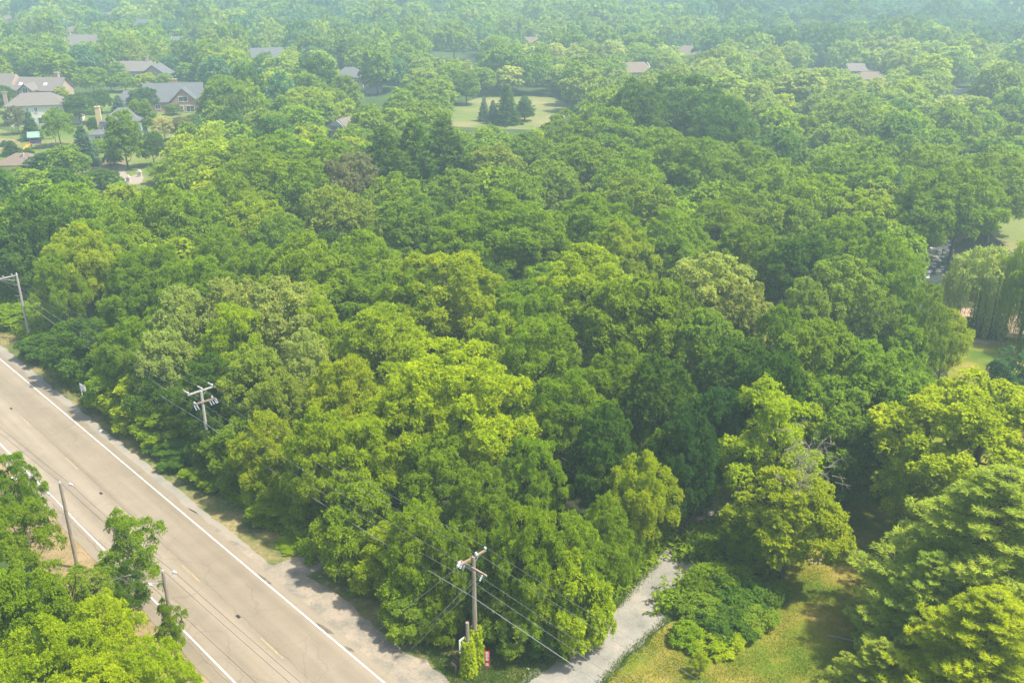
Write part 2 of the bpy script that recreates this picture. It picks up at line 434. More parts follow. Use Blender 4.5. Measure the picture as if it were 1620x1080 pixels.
# long crack beside the centre line and transverse cracks
def crack(pts, w, seed):
    rng = random.Random(seed); V = []; F = []
    for i in range(len(pts) - 1):
        a, b = pts[i], pts[i + 1]; n = max(2, int((b - a).length / 0.5))
        for k in range(n):
            p = a + (b - a) * k / n; q = (b - a).normalized(); r = Vector((-q.y, q.x, 0))
            p = p + r * rng.gauss(0, 0.05); ww = w * rng.uniform(0.4, 1.3)
            V += [tuple(p - r * ww), tuple(p + r * ww)]
    V = [(x, y, 0.067) for x, y, z in V]
    F = [(2 * i, 2 * i + 1, 2 * i + 3, 2 * i + 2) for i in range(len(V) // 2 - 1)]
    o = MB().add(V, F).build('road_crack', M_wetpatch); o['kind'] = 'structure'
crack([rp(-60, tc_ - 0.25), rp(-20, tc_ - 0.2), rp(30, tc_ - 0.25), rp(90, tc_ - 0.2)], 0.015, 1)
crack([rp(-60, LANE + 0.35), rp(0, LANE + 0.4), rp(70, LANE + 0.38)], 0.02, 2)
crack([at(160, 805), at(172, 798), at(190, 797)], 0.02, 4)
# sandy apron and the gravel drive
sheet('sandy_apron', [rp(46.5, -0.7), at(428, 897), at(445, 895), at(470, 905), at(520, 930), at(575, 975), at(640, 1030), at(715, 1078), at(800, 1140), rp(90, -0.7)], 0.048, M_apron, 0.12, 0.8, 11)
sheet('gravel_drive', [at(820, 1078), at(870, 1040), at(925, 1010), at(985, 950), at(1040, 890), at(1075, 845), at(1100, 810), at(1130, 770), at(1185, 772), at(1182, 820), at(1142, 870), at(1098, 928), at(1048, 988), at(990, 1040), at(950, 1085), at(920, 1150), at(700, 1150), at(770, 1100)], 0.052, M_gravel, 0.10, 0.9, 12)
sheet('cleared_gap', [at(432, 897), at(470, 878), at(520, 885), at(500, 905), at(470, 915)], 0.05, M_apron, 0.08, 0.6, 14)
for pts in ([at(500, 985), at(512, 990), at(530, 1003), at(520, 1003), at(505, 995)], [at(545, 1022), at(556, 1026), at(562, 1032), at(550, 1030)], [at(405, 905), at(420, 915), at(430, 925), at(415, 918)]):
    sheet('broken_asphalt', pts, 0.064, M_wetpatch, 0.05, 0.3, 15)
# lawns
sheet('lawn', [at(955, 1085), at(1000, 1035), at(1060, 985), at(1160, 960), at(1230, 900), at(1290, 850), at(1350, 790), at(1400, 700), at(1480, 640), at(1500, 590), at(1520, 540), at(1640, 535), at(1700, 700), at(1760, 900), at(1700, 1200), at(920, 1160)], 0.045, M_lawn, 0.2, 1.2, 16)
sheet('bare_yard', [at(1500, 545), at(1500, 500), at(1560, 470), at(1640, 480), at(1640, 528), at(1560, 545)], 0.052, M_mulch, 0.3, 1.0, 17)
sheet('lawn', [at(1560, 360), at(1580, 320), at(1680, 250), at(1800, 300), at(1700, 400), at(1600, 400)], 0.045, M_field, 0.3, 2, 18)
for i, (x, y, w, h) in enumerate(((1291, 886, 13, 7), (1330, 855, 14, 8), (1318, 846, 9, 5), (1352, 873, 12, 6))):
    p = [at(x + w * math.cos(t), y + h * math.sin(t)) for t in [k * math.pi / 7 for k in range(14)]]
    tag(sheet('mulch_patch', p, 0.056, M_mulch, 0.05, 0.4, 20 + i), kind='structure')
sheet('meadow', [at(705, 200), at(712, 170), at(760, 155), at(860, 152), at(900, 165), at(890, 195), at(840, 205), at(740, 203)], 0.05, M_field, 0.8, 6, 19)
sheet('lawn', [at(-120, 300), at(-120, 190), at(30, 165), at(200, 140), at(420, 140), at(520, 160), at(420, 200), at(330, 235), at(260, 300), at(150, 300)], 0.05, M_lawn2, 0.8, 6, 25)
for i, (x, y, w, h) in enumerate(((175, 262, 30, 14), (5, 228, 28, 9), (92, 236, 34, 6), (215, 282, 20, 7), (295, 186, 26, 3), (225, 228, 20, 5), (592, 142, 12, 4), (20, 203, 20, 4), (175, 238, 14, 6))):
    p = [at(x + w * math.cos(t), y + h * math.sin(t)) for t in [k * math.pi / 9 for k in range(18)]]
    tag(sheet('dry_grass', p, 0.07, M_soil if i in (1, 0) else M_field, 0.3, 2, 30 + i), kind='structure')
V = []; F = []
for i, (x, y) in enumerate(((232, 259), (210, 262), (196, 266), (190, 272), (195, 279), (206, 285), (222, 290))):
    a = at(x, y); V += [(a.x - 0.7, a.y - 0.5, 0.085), (a.x + 0.7, a.y + 0.7, 0.085)]
    if i: F.append((2 * i - 2, 2 * i - 1, 2 * i + 1, 2 * i))
MB().add(V, F).build('garden_path', M_path)['kind'] = 'structure'
sheet('patio', [at(196, 284), at(215, 277), at(228, 281), at(222, 292), at(202, 292)], 0.09, M_path, 0, 1, 41)
# stream and gravel bank on the right
sheet('stream', [at(1462, 445), at(1462, 405), at(1478, 385), at(1502, 375), at(1512, 380), at(1500, 400), at(1498, 430), at(1485, 448)], 0.06, M_water, 0.15, 1, 42)
sheet('gravel_bank', [at(1490, 378), at(1500, 366), at(1520, 365), at(1532, 374), at(1518, 384), at(1500, 382)], 0.07, M_mulch, 0.2, 1, 43)

# ================================================================== TREE TEMPLATES
UP = np.array([0, 0, 1.0])
def unit(a): return a / np.maximum(np.linalg.norm(a, axis=1, keepdims=True), 1e-6)
def leaves(rng, P, O, n_l, L, W, spread=0.9, droop=0.35, grav=0.2, zf=0.5):
    """sprays of n_l leaflets at points P, looking along O -> (V, F)"""
    n = len(P)
    P = np.repeat(P, n_l, axis=0); O = np.repeat(O, n_l, axis=0)
    d = unit((O + rng.normal(0, spread, P.shape)) * np.array([1, 1, zf]) - UP * droop)
    ln = L * rng.uniform(0.65, 1.25, (len(P), 1))
    side = unit(np.cross(d, UP + rng.normal(0, 0.6, P.shape)))
    w = W * rng.uniform(0.7, 1.3, (len(P), 1))
    P = P + O * rng.uniform(-0.1, 0.35, (len(P), 1)) * L
    a = P; c = P + d * ln - UP * ln * grav
    m = P + d * ln * 0.5
    V = np.stack([a, m + side * w / 2, c, m - side * w / 2], axis=1).reshape(-1, 3)
    F = np.arange(len(V)).reshape(-1, 4)
    return V, F
def quads(rng, P, O, S, flat=0.8):
    """single leaf-clump faces of size S facing roughly O (for far trees)"""
    n_ = unit(O + rng.normal(0, flat, P.shape))
    a = unit(np.cross(n_, rng.normal(0, 1, P.shape))); b = np.cross(n_, a)
    s = S * rng.uniform(0.6, 1.3, (len(P), 1)); t = s * rng.uniform(0.5, 0.9, (len(P), 1))
    V = np.stack([P - a * s, P + b * t, P + a * s, P - b * t], axis=1).reshape(-1, 3)
    return V, np.arange(len(V)).reshape(-1, 4)
def join(parts):
    V = []; F = []; b = 0
    for v, f in parts: V.append(v); F.append(f + b); b += len(v)
    return np.concatenate(V), np.concatenate(F)

def clump_centres(rng, r, h, base, n, rc, shape='dome', lobes=5, amp=0.22, fill=0.25):
    """centres of leaf clumps filling an uneven crown; returns centres, radii, outward directions"""
    C = []; Rr = []
    ph = rng.uniform(0, 6.28, 3)
    zc = base + (h - base) * (0.42 if shape == 'dome' else 0.45)
    tries = 0
    while len(C) < n and tries < n * 60:
        tries += 1
        d = rng.normal(0, 1, 3); d /= np.linalg.norm(d)
        if d[2] < -0.55: continue
        az = math.atan2(d[1], d[0])
        lob = 1 + amp * (math.sin(lobes * az + ph[0]) * 0.6 + math.sin(2 * az + ph[1]) * 0.6 + math.sin(3 * d[2] * 3 + ph[2]) * 0.5) * (1 - max(0, d[2]) ** 3)
        if shape == 'dome': rh = r * (1 - 0.0 * d[2])
        else: rh = r
        up = (h - zc); dn = (zc - base)
        k = rng.uniform(0.86, 1.0) if rng.random() > fill else rng.uniform(0.35, 0.8)
        x, y = d[0] * rh * lob * k, d[1] * rh * lob * k
        z = zc + d[2] * (up if d[2] > 0 else dn) * k * (1 + 0.3 * amp * math.sin(4 * az + ph[1]))
        if shape == 'egg':
            t = (z - base) / (h - base); s_ = (0.55 + 0.9 * t) if t < 0.35 else (0.865 * math.sqrt(max(0.02, 1 - ((t - 0.35) / 0.68) ** 2)) + 0.13)
            x = d[0] / math.hypot(d[0], d[1] + 1e-6) * r * s_ * k * lob; y = d[1] / math.hypot(d[0], d[1] + 1e-6) * r * s_ * k * lob
        rr = rc * rng.uniform(0.65, 1.35)
        if shape != 'open' and any((x - c[0]) ** 2 + (y - c[1]) ** 2 + (z - c[2]) ** 2 < (0.72 * (rr + q)) ** 2 for c, q in zip(C, Rr)) and rng.random() < 0.97: continue
        C.append((x, y, z)); Rr.append(rr)
    C = np.array(C); Rr = np.array(Rr)
    O = unit(C - np.array([0, 0, zc - 0.15 * h]))
    return C, Rr, O

def crown_from(rng, C, Rr, O, n_s, n_l, L, W, flat=0.8, droop=0.35, grav=0.2, spread=0.9, mode='spray'):
    tot = []
    w = (Rr / Rr.mean()) ** 2
    cnt = np.maximum(6, (n_s * w)).astype(int)
    idx = np.repeat(np.arange(len(C)), cnt)
    d = unit(rng.normal(0, 1, (len(idx), 3)) + O[idx] * 0.8 + UP * 0.75)
    rad = rng.uniform(0.55, 1.0, (len(idx), 1)) ** 0.5
    # sub-lumps on each clump
    lump = 1 + 0.16 * np.sin(d[:, :1] * 7 + idx[:, None]) + 0.16 * np.sin(d[:, 1:2] * 8 + 2 * idx[:, None]) + 0.12 * np.sin(d[:, 2:] * 9 + idx[:, None])
    P = C[idx] + d * Rr[idx][:, None] * rad * lump * np.array([1, 1, flat])
    if mode == 'spray':
        return leaves(rng, P, d, n_l, L, W, spread, droop, grav)
    return quads(rng, P, d, L)

def trunk_mesh(rng, h, base, C, r0, name='trunk', nl=14, mat=None, twigs=0, dead=None):
    mb = MB(); top = base + (h - base) * 0.45
    lean = rng.normal(0, 0.25, 2)
    pts = [Vector((0, 0, -0.3)), Vector((0, 0, 0.3)), Vector((lean[0] * .3, lean[1] * .3, base * 0.6)), Vector((lean[0], lean[1], base + 0.1 * h)), Vector((lean[0] * 1.6, lean[1] * 1.6, top)), Vector((lean[0] * 2.2, lean[1] * 2, h * 0.85))]
    rad = [r0 * 1.5, r0 * 1.1, r0 * 0.9, r0 * 0.7, r0 * 0.42, r0 * 0.08]
    mb.tube(pts, rad, 8)
    order = rng.permutation(len(C))[:nl]
    for i in order:
        c = Vector(C[i]); z0 = min(max(base * 0.8, c.z - 0.55 * math.hypot(c.x, c.y) - 0.5), h * 0.6)
        st = Vector((lean[0] * z0 / top, lean[1] * z0 / top, z0))
        mid = st.lerp(c, 0.45) + Vector((rng.normal(0, .25), rng.normal(0, .25), -0.04 * h * rng.random()))
        mb.tube([st, mid, st.lerp(c, 0.75) + Vector((rng.normal(0, .2), rng.normal(0, .2), 0.1)), c], [r0 * 0.42, r0 * 0.27, r0 * 0.16, r0 * 0.06], 5, cap=False)
    return mb.mesh(name, mat or M_bark)

TPL = {}
def template(key, seed, r, h, base, n, rc, n_s, n_l, L, W, shape='dome', amp=0.22, fill=0.25, trunk_r=0.3, nl=14, lobes=5, **kw):
    rng = np.random.default_rng(seed)
    C, Rr, O = clump_centres(rng, r, h, base, n, rc, shape, lobes, amp, fill)
    V, F = crown_from(rng, C, Rr, O, n_s, n_l, L, W, **kw)
    cm = mesh_np('crown', V, F, M_leaf)
    tm = trunk_mesh(rng, h, base, C, trunk_r, nl=nl)
    ext = np.percentile(np.hypot(V[:, 0], V[:, 1]), 97); top = np.percentile(V[:, 2], 99.7)
    TPL.setdefault(key, []).append((cm, tm, float(ext), float(top)))

# near, leaflet by leaflet
for s in (1, 2, 3):
    template('locust_n', 10 + s, 6.3, 14, 3.5, 100, 1.12, 130, 6, 0.34, 0.12, amp=0.30, droop=0.05, grav=0.08, flat=0.62, lobes=4 + s, spread=1.2)
for s in (1, 2):
    template('maple_n', 20 + s, 6.0, 13, 2.6, 120, 1.02, 130, 6, 0.26, 0.16, amp=0.24, droop=0.2, grav=0.15, flat=0.65, lobes=5)
template('loose_n', 31, 6.0, 13, 3, 64, 1.1, 130, 6, 0.28, 0.12, amp=0.34, fill=0.35, droop=0.3, flat=0.65, lobes=4, shape='open')
template('loose_n', 32, 5.5, 12, 2.5, 56, 1.1, 130, 6, 0.28, 0.12, amp=0.34, fill=0.35, droop=0.3, flat=0.65, lobes=3, shape='open')
template('sumac_n', 35, 4.0, 6.5, 0.2, 60, 0.95, 95, 7, 0.34, 0.13, amp=0.3, droop=0.0, grav=0.08, flat=0.6, spread=1.3, trunk_r=0.12, nl=10)
template('sumac_n', 36, 4.0, 6.5, 0.2, 60, 1.0, 95, 7, 0.34, 0.13, amp=0.34, droop=0.0, grav=0.08, flat=0.6, spread=1.3, trunk_r=0.12, nl=10, lobes=4)
# middle distance
for s in (1, 2, 3):
    template('locust_m', 40 + s, 6.3, 14, 3.5, 92, 1.2, 66, 4, 0.48, 0.22, amp=0.28, droop=0.2, grav=0.15, flat=0.62, nl=8, lobes=4 + s)
for s in (1, 2):
    template('maple_m', 50 + s, 6.0, 13, 2.4, 110, 1.05, 56, 4, 0.44, 0.26, amp=0.22, droop=0.2, flat=0.68, nl=8)
for s in (1, 2):
    template('egg_m', 55 + s, 4.6, 13, 1.8, 95, 1.0, 46, 4, 0.5, 0.34, shape='egg', amp=0.10, droop=0.2, flat=0.85, nl=6)
template('sumac_m', 60, 4.0, 6.5, 0.2, 45, 1.1, 40, 4, 0.6, 0.3, amp=0.25, trunk_r=0.12, nl=6)
# far
for s in (1, 2, 3, 4):
    template('locust_f', 70 + s, 6.3, 13, 2.5, 60, 1.5, 22, 3, 1.05, 0.75, amp=0.2, droop=0.2, nl=3, lobes=4 + s)
for s in (1, 2):
    template('egg_f', 75 + s, 4.6, 13, 1.5, 60, 1.15, 20, 3, 0.95, 0.7, shape='egg', amp=0.1, nl=3)

# ---- conifers
def pine_template(key, seed, h, r, whorls, per, tuft_n, L, W, base=1.5, mat=None, cone=1.0, dens=1.0, updir=0.35):
    rng = np.random.default_rng(seed); parts = []; tb = MB()
    tb.tube([(0, 0, -0.3), (0, 0, h * 0.5), (0, 0, h)], [h * 0.022, h * 0.013, h * 0.003], 8)
    for w in range(whorls):
        t = w / (whorls - 1); z = base + (h * 0.985 - base) * t
        rr = r * ((1 - t) ** cone) * (0.9 + 0.1 * math.sin(w * 1.7)) + 0.35
        if cone < 0.8: rr *= (0.75 + 0.5 * min(1, t * 4)) if t < 0.25 else 1.0
        nb = max(4, int(per * (0.55 + 0.45 * (1 - t))))
        a0 = rng.uniform(0, 6.28)
        for b in range(nb):
            a = a0 + b * 6.283 / nb + rng.normal(0, 0.12); bl = rr * rng.uniform(0.72, 1.12)
            d = np.array([math.cos(a), math.sin(a), 0]); sd = np.array([-d[1], d[0], 0])
            droop = -0.10 - 0.22 * (1 - t) if cone >= 0.8 else 0.05 + 0.12 * t
            tipz = bl * droop
            tb.tube([(0, 0, z), tuple(d * bl * 0.5 + UP * (z + tipz * 0.35)), tuple(d * bl + UP * (z + tipz + 0.1 * bl))], [h * 0.0045, h * 0.003, h * 0.001], 4, cap=False)
            n = max(3, int(bl * tuft_n * dens))
            f = rng.uniform(0.22, 1.0, n) ** 0.8
            lat = rng.uniform(-1, 1, n) * bl * 0.26 * (1.15 - f) * 1.6
            P = d[None] * (f * bl)[:, None] + sd[None] * lat[:, None] + UP[None] * (z + tipz * f + 0.1 * bl * f * f - 0.12 * np.abs(lat))[:, None]
            O = unit(d[None] * 0.8 + sd[None] * np.sign(lat)[:, None] * 0.5 + UP[None] * updir + rng.normal(0, 0.2, P.shape))
            parts.append(leaves(rng, P, O, 10 if L < 0.4 else 7, L, W, spread=0.7, droop=-0.1 if cone < 0.8 else 0.1, grav=0.02))
    V, F = join(parts)
    cm = mesh_np('crown', V, F, M_needle); tm = tb.mesh('trunk', M_bark)
    ext = np.percentile(np.hypot(V[:, 0], V[:, 1]), 96)
    TPL.setdefault(key, []).append((cm, tm, float(ext), float(V[:, 2].max())))
pine_template('pine_n', 1, 15, 6.0, 32, 10, 13, 0.30, 0.05, cone=0.62, dens=1.6, base=1.0)
pine_template('pine_n', 2, 15, 6.0, 30, 10, 13, 0.30, 0.05, cone=0.68, dens=1.6, base=1.0)
pine_template('pine_m', 3, 16, 5.0, 20, 7, 5, 0.9, 0.22, base=2.5, cone=0.6)
pine_template('pine_m', 4, 16, 5.0, 19, 7, 5, 0.9, 0.22, base=3.0, cone=0.7)
pine_template('spruce_m', 5, 12, 3.6, 26, 9, 5, 0.55, 0.18, base=0.6, cone=0.95)
pine_template('spruce_m', 6, 12, 3.6, 24, 9, 5, 0.55, 0.18, base=0.6, cone=0.9)

# ---- willow: clumps with hanging strands
def willow_template(seed):
    rng = np.random.default_rng(seed)
    C, Rr, O = clump_centres(rng, 5.2, 12, 4.5, 60, 1.2, amp=0.15, fill=0.2)
    parts = [crown_from(rng, C, Rr, O, 30, 4, 0.5, 0.16, droop=0.6, grav=0.4)]
    ns = 900; idx = rng.integers(0, len(C), ns)
    d = unit(rng.normal(0, 1, (ns, 3)) * np.array([1, 1, 0.4]) + O[idx])
    S = C[idx] + d * Rr[idx][:, None]
    ln = np.minimum(rng.uniform(2.0, 7.0, ns), S[:, 2] - 0.5)
    for k in range(16):
        f = (k + rng.random(ns)) / 16
        P = S - UP * (ln * f)[:, None] + O[idx] * np.array([1, 1, 0]) * (0.5 * np.sqrt(f))[:, None] + rng.normal(0, 0.06, S.shape)
        parts.append(leaves(rng, P, np.tile(-UP, (ns, 1)) + O[idx] * 0.2, 2, 0.5, 0.10, spread=0.3, droop=0.5, grav=0.1, zf=1.0))
    V, F = join(parts)
    cm = mesh_np('crown', V, F, M_leaf); tm = trunk_mesh(rng, 12, 3, C, 0.4, nl=14)
    TPL.setdefault('willow', []).append((cm, tm, 6.8, 12.8))
willow_template(90); willow_template(91)

# ---- shrub mounds
def shrub_template(key, seed, n, rc, n_s, L, W):
    rng = np.random.default_rng(seed)
    C, Rr, O = clump_centres(rng, 2.0, 2.3, 0.1, n, rc, amp=0.3, fill=0.2)
    V, F = crown_from(rng, C, Rr, O, n_s, 6, L, W, droop=0.3, grav=0.3)
    V[:, 2] = np.maximum(V[:, 2], 0.02)
    mb = MB()
    for i in range(5):
        c = Vector(C[i]); mb.tube([(rng.normal(0, .1), rng.normal(0, .1), -0.1), tuple(c * 0.5), tuple(c)], [0.05, 0.035, 0.01], 5, cap=False)
    TPL.setdefault(key, []).append((mesh_np('foliage', V, F, M_leaf), mb.mesh('stem', M_bark), 2.4, 2.7))
shrub_template('shrub', 1, 34, 0.6, 60, 0.26, 0.12)
shrub_template('shrub', 2, 30, 0.65, 60, 0.30, 0.10)

# ================================================================== PLACING TREES
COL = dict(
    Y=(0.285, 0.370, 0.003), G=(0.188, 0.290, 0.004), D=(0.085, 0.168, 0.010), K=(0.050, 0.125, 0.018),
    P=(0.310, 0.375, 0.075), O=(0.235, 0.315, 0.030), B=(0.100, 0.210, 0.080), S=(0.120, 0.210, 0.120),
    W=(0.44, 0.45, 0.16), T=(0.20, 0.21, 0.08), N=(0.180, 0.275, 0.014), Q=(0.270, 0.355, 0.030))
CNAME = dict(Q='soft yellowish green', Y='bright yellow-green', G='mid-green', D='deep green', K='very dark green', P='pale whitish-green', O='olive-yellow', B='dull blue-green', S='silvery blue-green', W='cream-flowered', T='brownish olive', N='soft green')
SPECIES = dict(locust=('broadleaf_tree', 'broadleaf tree', 'tree'), maple=('broadleaf_tree', 'round-crowned tree', 'tree'), loose=('broadleaf_tree', 'loose-crowned tree', 'tree'),
               egg=('broadleaf_tree', 'egg-shaped tree', 'tree'), sumac=('low_tree', 'low leafy tree', 'tree'), pine=('pine_tree', 'pine tree', 'tree'),
               spruce=('spruce_tree', 'spruce tree', 'tree'), willow=('willow_tree', 'weeping willow tree', 'tree'), shrub=('shrub', 'shrub', 'shrub'))
TREES = []
rg = random.Random(7)
def pick(sp, dist):
    if sp in ('willow', 'shrub'): k = sp
    elif sp == 'spruce': k = 'spruce_m'
    elif sp == 'pine': k = 'pine_n' if dist < 100 else 'pine_m'
    elif sp == 'egg': k = 'egg_m' if dist < 330 else 'egg_f'
    elif sp == 'sumac': k = 'sumac_n' if dist < 125 else 'sumac_m'
    elif sp == 'loose': k = 'loose_n' if dist < 150 else 'locust_m'
    else: k = sp + '_n' if dist < 135 else (sp + '_m' if dist < 330 else 'locust_f')
    return k
def jit(c, r, a=0.10):
    f = 1 + r.uniform(-a, a)
    return (max(0.004, c[0] * f * (1 + r.uniform(-0.07, 0.06))), c[1] * f, c[2] * f)
def place(X, Y, r, h, sp, c, label=None, variant=None, rz=None):
    dist = math.hypot(X, Y)
    key = pick(sp, dist); L = TPL[key]; v = (variant if variant is not None else rg.randrange(len(L))) % len(L)
    cm, tm, ext, top = L[v]
    name, word, cat = SPECIES[sp]
    e = empty(name, (X, Y, 0), rg.uniform(0, 6.28) if rz is None else rz)
    s = r / ext; sz = h / top
    e.scale = (s, s, sz)
    crown = link('foliage' if sp == 'shrub' else 'crown', cm, e)
    crown.color = (*jit(COL[c], rg), 1)
    link('stem' if sp == 'shrub' else 'trunk', tm, e)
    tag(e, label, cat)
    px, py, w = proj(X, Y, h * 0.7)
    TREES.append(dict(o=e, X=X, Y=Y, r=r, h=h, sp=sp, c=c, px=px, py=py, label=label, word=word))
    return e
def top_tree(px, yt, wpx, sp, c, h, label=None, **kw):
    """tree whose crown top is seen at (px, yt), crown wpx wide in the photograph"""
    for _ in range(60):
        p = at(px, yt + 4, h)
        w = p.y * CS - (h * 0.6 - CAM_H) * SN; r_ = wpx / 2 / FPX * w
        q = Vector((p.x, p.y, 0)) - RO; tt = q.dot(nx); ss = q.dot(ax)
        if tt > LANE * 0.6 or ss > 72 or tt <= (-2.7 if ss < 44 else -4.5) - 0.58 * r_ or sp == 'shrub': break
        h -= 0.25
    w = p.y * CS - (h * 0.6 - CAM_H) * SN
    return place(p.x, p.y, wpx / 2 / FPX * w, h, sp, c, label, **kw)
def base_tree(px, yb, yt, wpx, sp, c, label=None, **kw):
    p = at(px, yb); h = ztop(px, yb, yt)
    return place(p.x, p.y, wpx / 2 / FPX * (p.y * CS - (h * .5 - CAM_H) * SN), h, sp, c, label, **kw)

# ------------------------------------------------------------------ trees across the road, lower left
T, B_ = top_tree, base_tree
G_LEFT = 'trees across the road'
T(8, 715, 90, 'locust', 'G', 9, 'narrow green tree cut by the left edge beside the road line')
T(28, 785, 120, 'loose', 'G', 8, 'broad green tree left of the grey pole standing nearest the left edge')
T(195, 806, 118, 'loose', 'G', 8.0, 'small thin-crowned tree leaning over the road edge between the two roadside poles')
T(100, 885, 170, 'loose', 'N', 8, 'shaded loose tree behind the bright tree at the lower left')
T(150, 940, 150, 'locust', 'Y', 9.5, 'brightest yellow-green tree at the lower left, below the thin-crowned tree')
T(25, 905, 160, 'maple', 'G', 10, 'dense deep green tree at the left edge above the lower left corner')
T(60, 985, 190, 'locust', 'Y', 10.5, 'yellow-green tree nearest the lower left corner')
T(235, 1015, 140, 'locust', 'Y', 8.5, 'bright tree at the bottom edge beside the foot of the nearest roadside pole')
T(-60, 780, 160, 'locust', 'G', 10, 'green tree mostly beyond the left edge across the road')
T(-70, 900, 200, 'maple', 'G', 10, 'second green tree mostly beyond the left edge across the road')
T(190, 890, 110, 'loose', 'D', 6.5, 'low dark tree under the bright tree at the lower left')
T(150, 1060, 220, 'locust', 'Y', 9, 'yellow-green crown cut by the bottom edge at the lower left')
T(262, 945, 60, 'loose', 'G', 5.5, 'little tree wrapped round the lower half of the nearest roadside pole')
# ------------------------------------------------------------------ right foreground
T(1600, 735, 370, 'pine', 'Q', 15, 'largest soft-needled pine, filling the right edge of the foreground', variant=0)
T(1486, 868, 190, 'pine', 'Q', 10, 'middle pine of the foreground, left of the largest pine', variant=1)
T(1580, 930, 300, 'pine', 'Y', 11, 'yellowish pine in the lower right corner in front of the largest pine', variant=0, rz=2)
T(1400, 1008, 135, 'pine', 'Q', 5.5, 'lowest small pine beside the lawn at the bottom edge', variant=1, rz=1)
T(1560, 612, 330, 'maple', 'Y', 13.5, 'big bright yellow-green maple behind the largest pine')
T(1475, 700, 150, 'maple', 'Y', 10, 'lower bright lobe-like maple left of the big bright maple')
T(1610, 545, 110, 'loose', 'B', 9, 'grey-green tree at the right edge behind the big bright maple')
T(1602, 600, 90, 'maple', 'N', 6, 'small shaded tree at the right edge beside the lawn corridor')
T(1235, 606, 225, 'loose', 'Y', 13.5, 'yellow-green maple with bare twigs beside the end of the gravel drive', variant=0)
T(1258, 745, 185, 'maple', 'Y', 9.5, 'lower bushy yellow-green tree in front of the maple with bare twigs')
T(1118, 692, 110, 'locust', 'Y', 7.5, 'yellow-green tree overhanging the far end of the gravel drive')
T(1205, 800, 100, 'maple', 'G', 6.0, 'small shaded green tree between the drive end and the lawn')
# shrubs by the drive
for i, (x, y, w, h, c, lb) in enumerate((
        (1136, 882, 95, 3.6, 'G', 'tallest green shrub beside the gravel drive, at the foot of the maple'),
        (1165, 905, 100, 3.2, 'D', 'dark shrub between the drive and the lawn, under the yellow-green maple'),
        (1116, 930, 80, 2.8, 'N', 'green shrub right beside the gravel drive, below the tallest shrub'),
        (1140, 950, 95, 2.6, 'D', 'low dark shrub in the middle of the shrub bed'),
        (1088, 972, 60, 2.0, 'G', 'low shrub at the lower tip of the bed beside the gravel drive'),
        (1125, 985, 80, 1.7, 'Y', 'low yellow-green shrub at the lawn edge of the shrub bed'),
        (1180, 940, 80, 2.2, 'N', 'soft green shrub at the right end of the shrub bed'),
        (1215, 905, 75, 2.4, 'D', 'dark shrub at the lawn edge right below the bushy yellow tree'))):
    e = T(x, y + 14, w * 0.92, 'shrub', c, h * 0.62, lb); e['group'] = 'shrubs beside the gravel drive'
T(1110, 1030, 42, 'loose', 'Y', 1.9, 'young bright sapling alone on the lawn near the bottom edge')

# ------------------------------------------------------------------ wood: edge along the road (x, top y, width, species, colour, height)
EDGE = [
 (14, 482, 110, 'sumac', 'G', 6), (85, 520, 110, 'sumac', 'D', 7), (130, 500, 140, 'sumac', 'D', 8), (180, 545, 120, 'sumac', 'G', 7), (215, 590, 130, 'sumac', 'Y', 6.5),
 (165, 600, 80, 'sumac', 'D', 4.5), (250, 560, 120, 'sumac', 'D', 8), (250, 640, 110, 'sumac', 'G', 5), (290, 690, 130, 'sumac', 'D', 5), (345, 720, 120, 'sumac', 'G', 5),
 (380, 660, 130, 'sumac', 'G', 8), (330, 650, 90, 'sumac', 'D', 6), (420, 650, 120, 'locust', 'Y', 9.5), (385, 770, 120, 'sumac', 'G', 5), (455, 760, 130, 'sumac', 'G', 6.5), (430, 700, 110, 'sumac', 'Y', 7.5),
 (480, 690, 100, 'sumac', 'G', 8), (510, 840, 130, 'sumac', 'G', 4.5), (560, 760, 140, 'sumac', 'G', 8), (545, 880, 110, 'sumac', 'N', 3.8), (610, 830, 130, 'sumac', 'Y', 6.5), (590, 900, 110, 'sumac', 'N', 4),
 (660, 880, 120, 'sumac', 'G', 5.5), (645, 935, 100, 'sumac', 'N', 3.5), (710, 830, 120, 'sumac', 'G', 8.5), (700, 930, 90, 'sumac', 'G', 4),
 (790, 860, 120, 'sumac', 'D', 7.5), (800, 930, 110, 'sumac', 'N', 5), (860, 900, 110, 'sumac', 'G', 6.5), (875, 960, 95, 'sumac', 'D', 3.8), (900, 870, 140, 'sumac', 'Y', 8), (930, 900, 90, 'sumac', 'G', 6),
 (905, 815, 130, 'locust', 'G', 9.5), (960, 785, 115, 'locust', 'G', 9.5), (835, 800, 140, 'locust', 'G', 11), (1018, 715, 120, 'locust', 'Y', 10.5), (1050, 680, 100, 'locust', 'G', 9), (985, 800, 90, 'sumac', 'G', 6.5), (925, 925, 80, 'sumac', 'G', 4.5),
]
for x, y, w, sp, c, h in EDGE: T(x, y, w, sp, c, h)
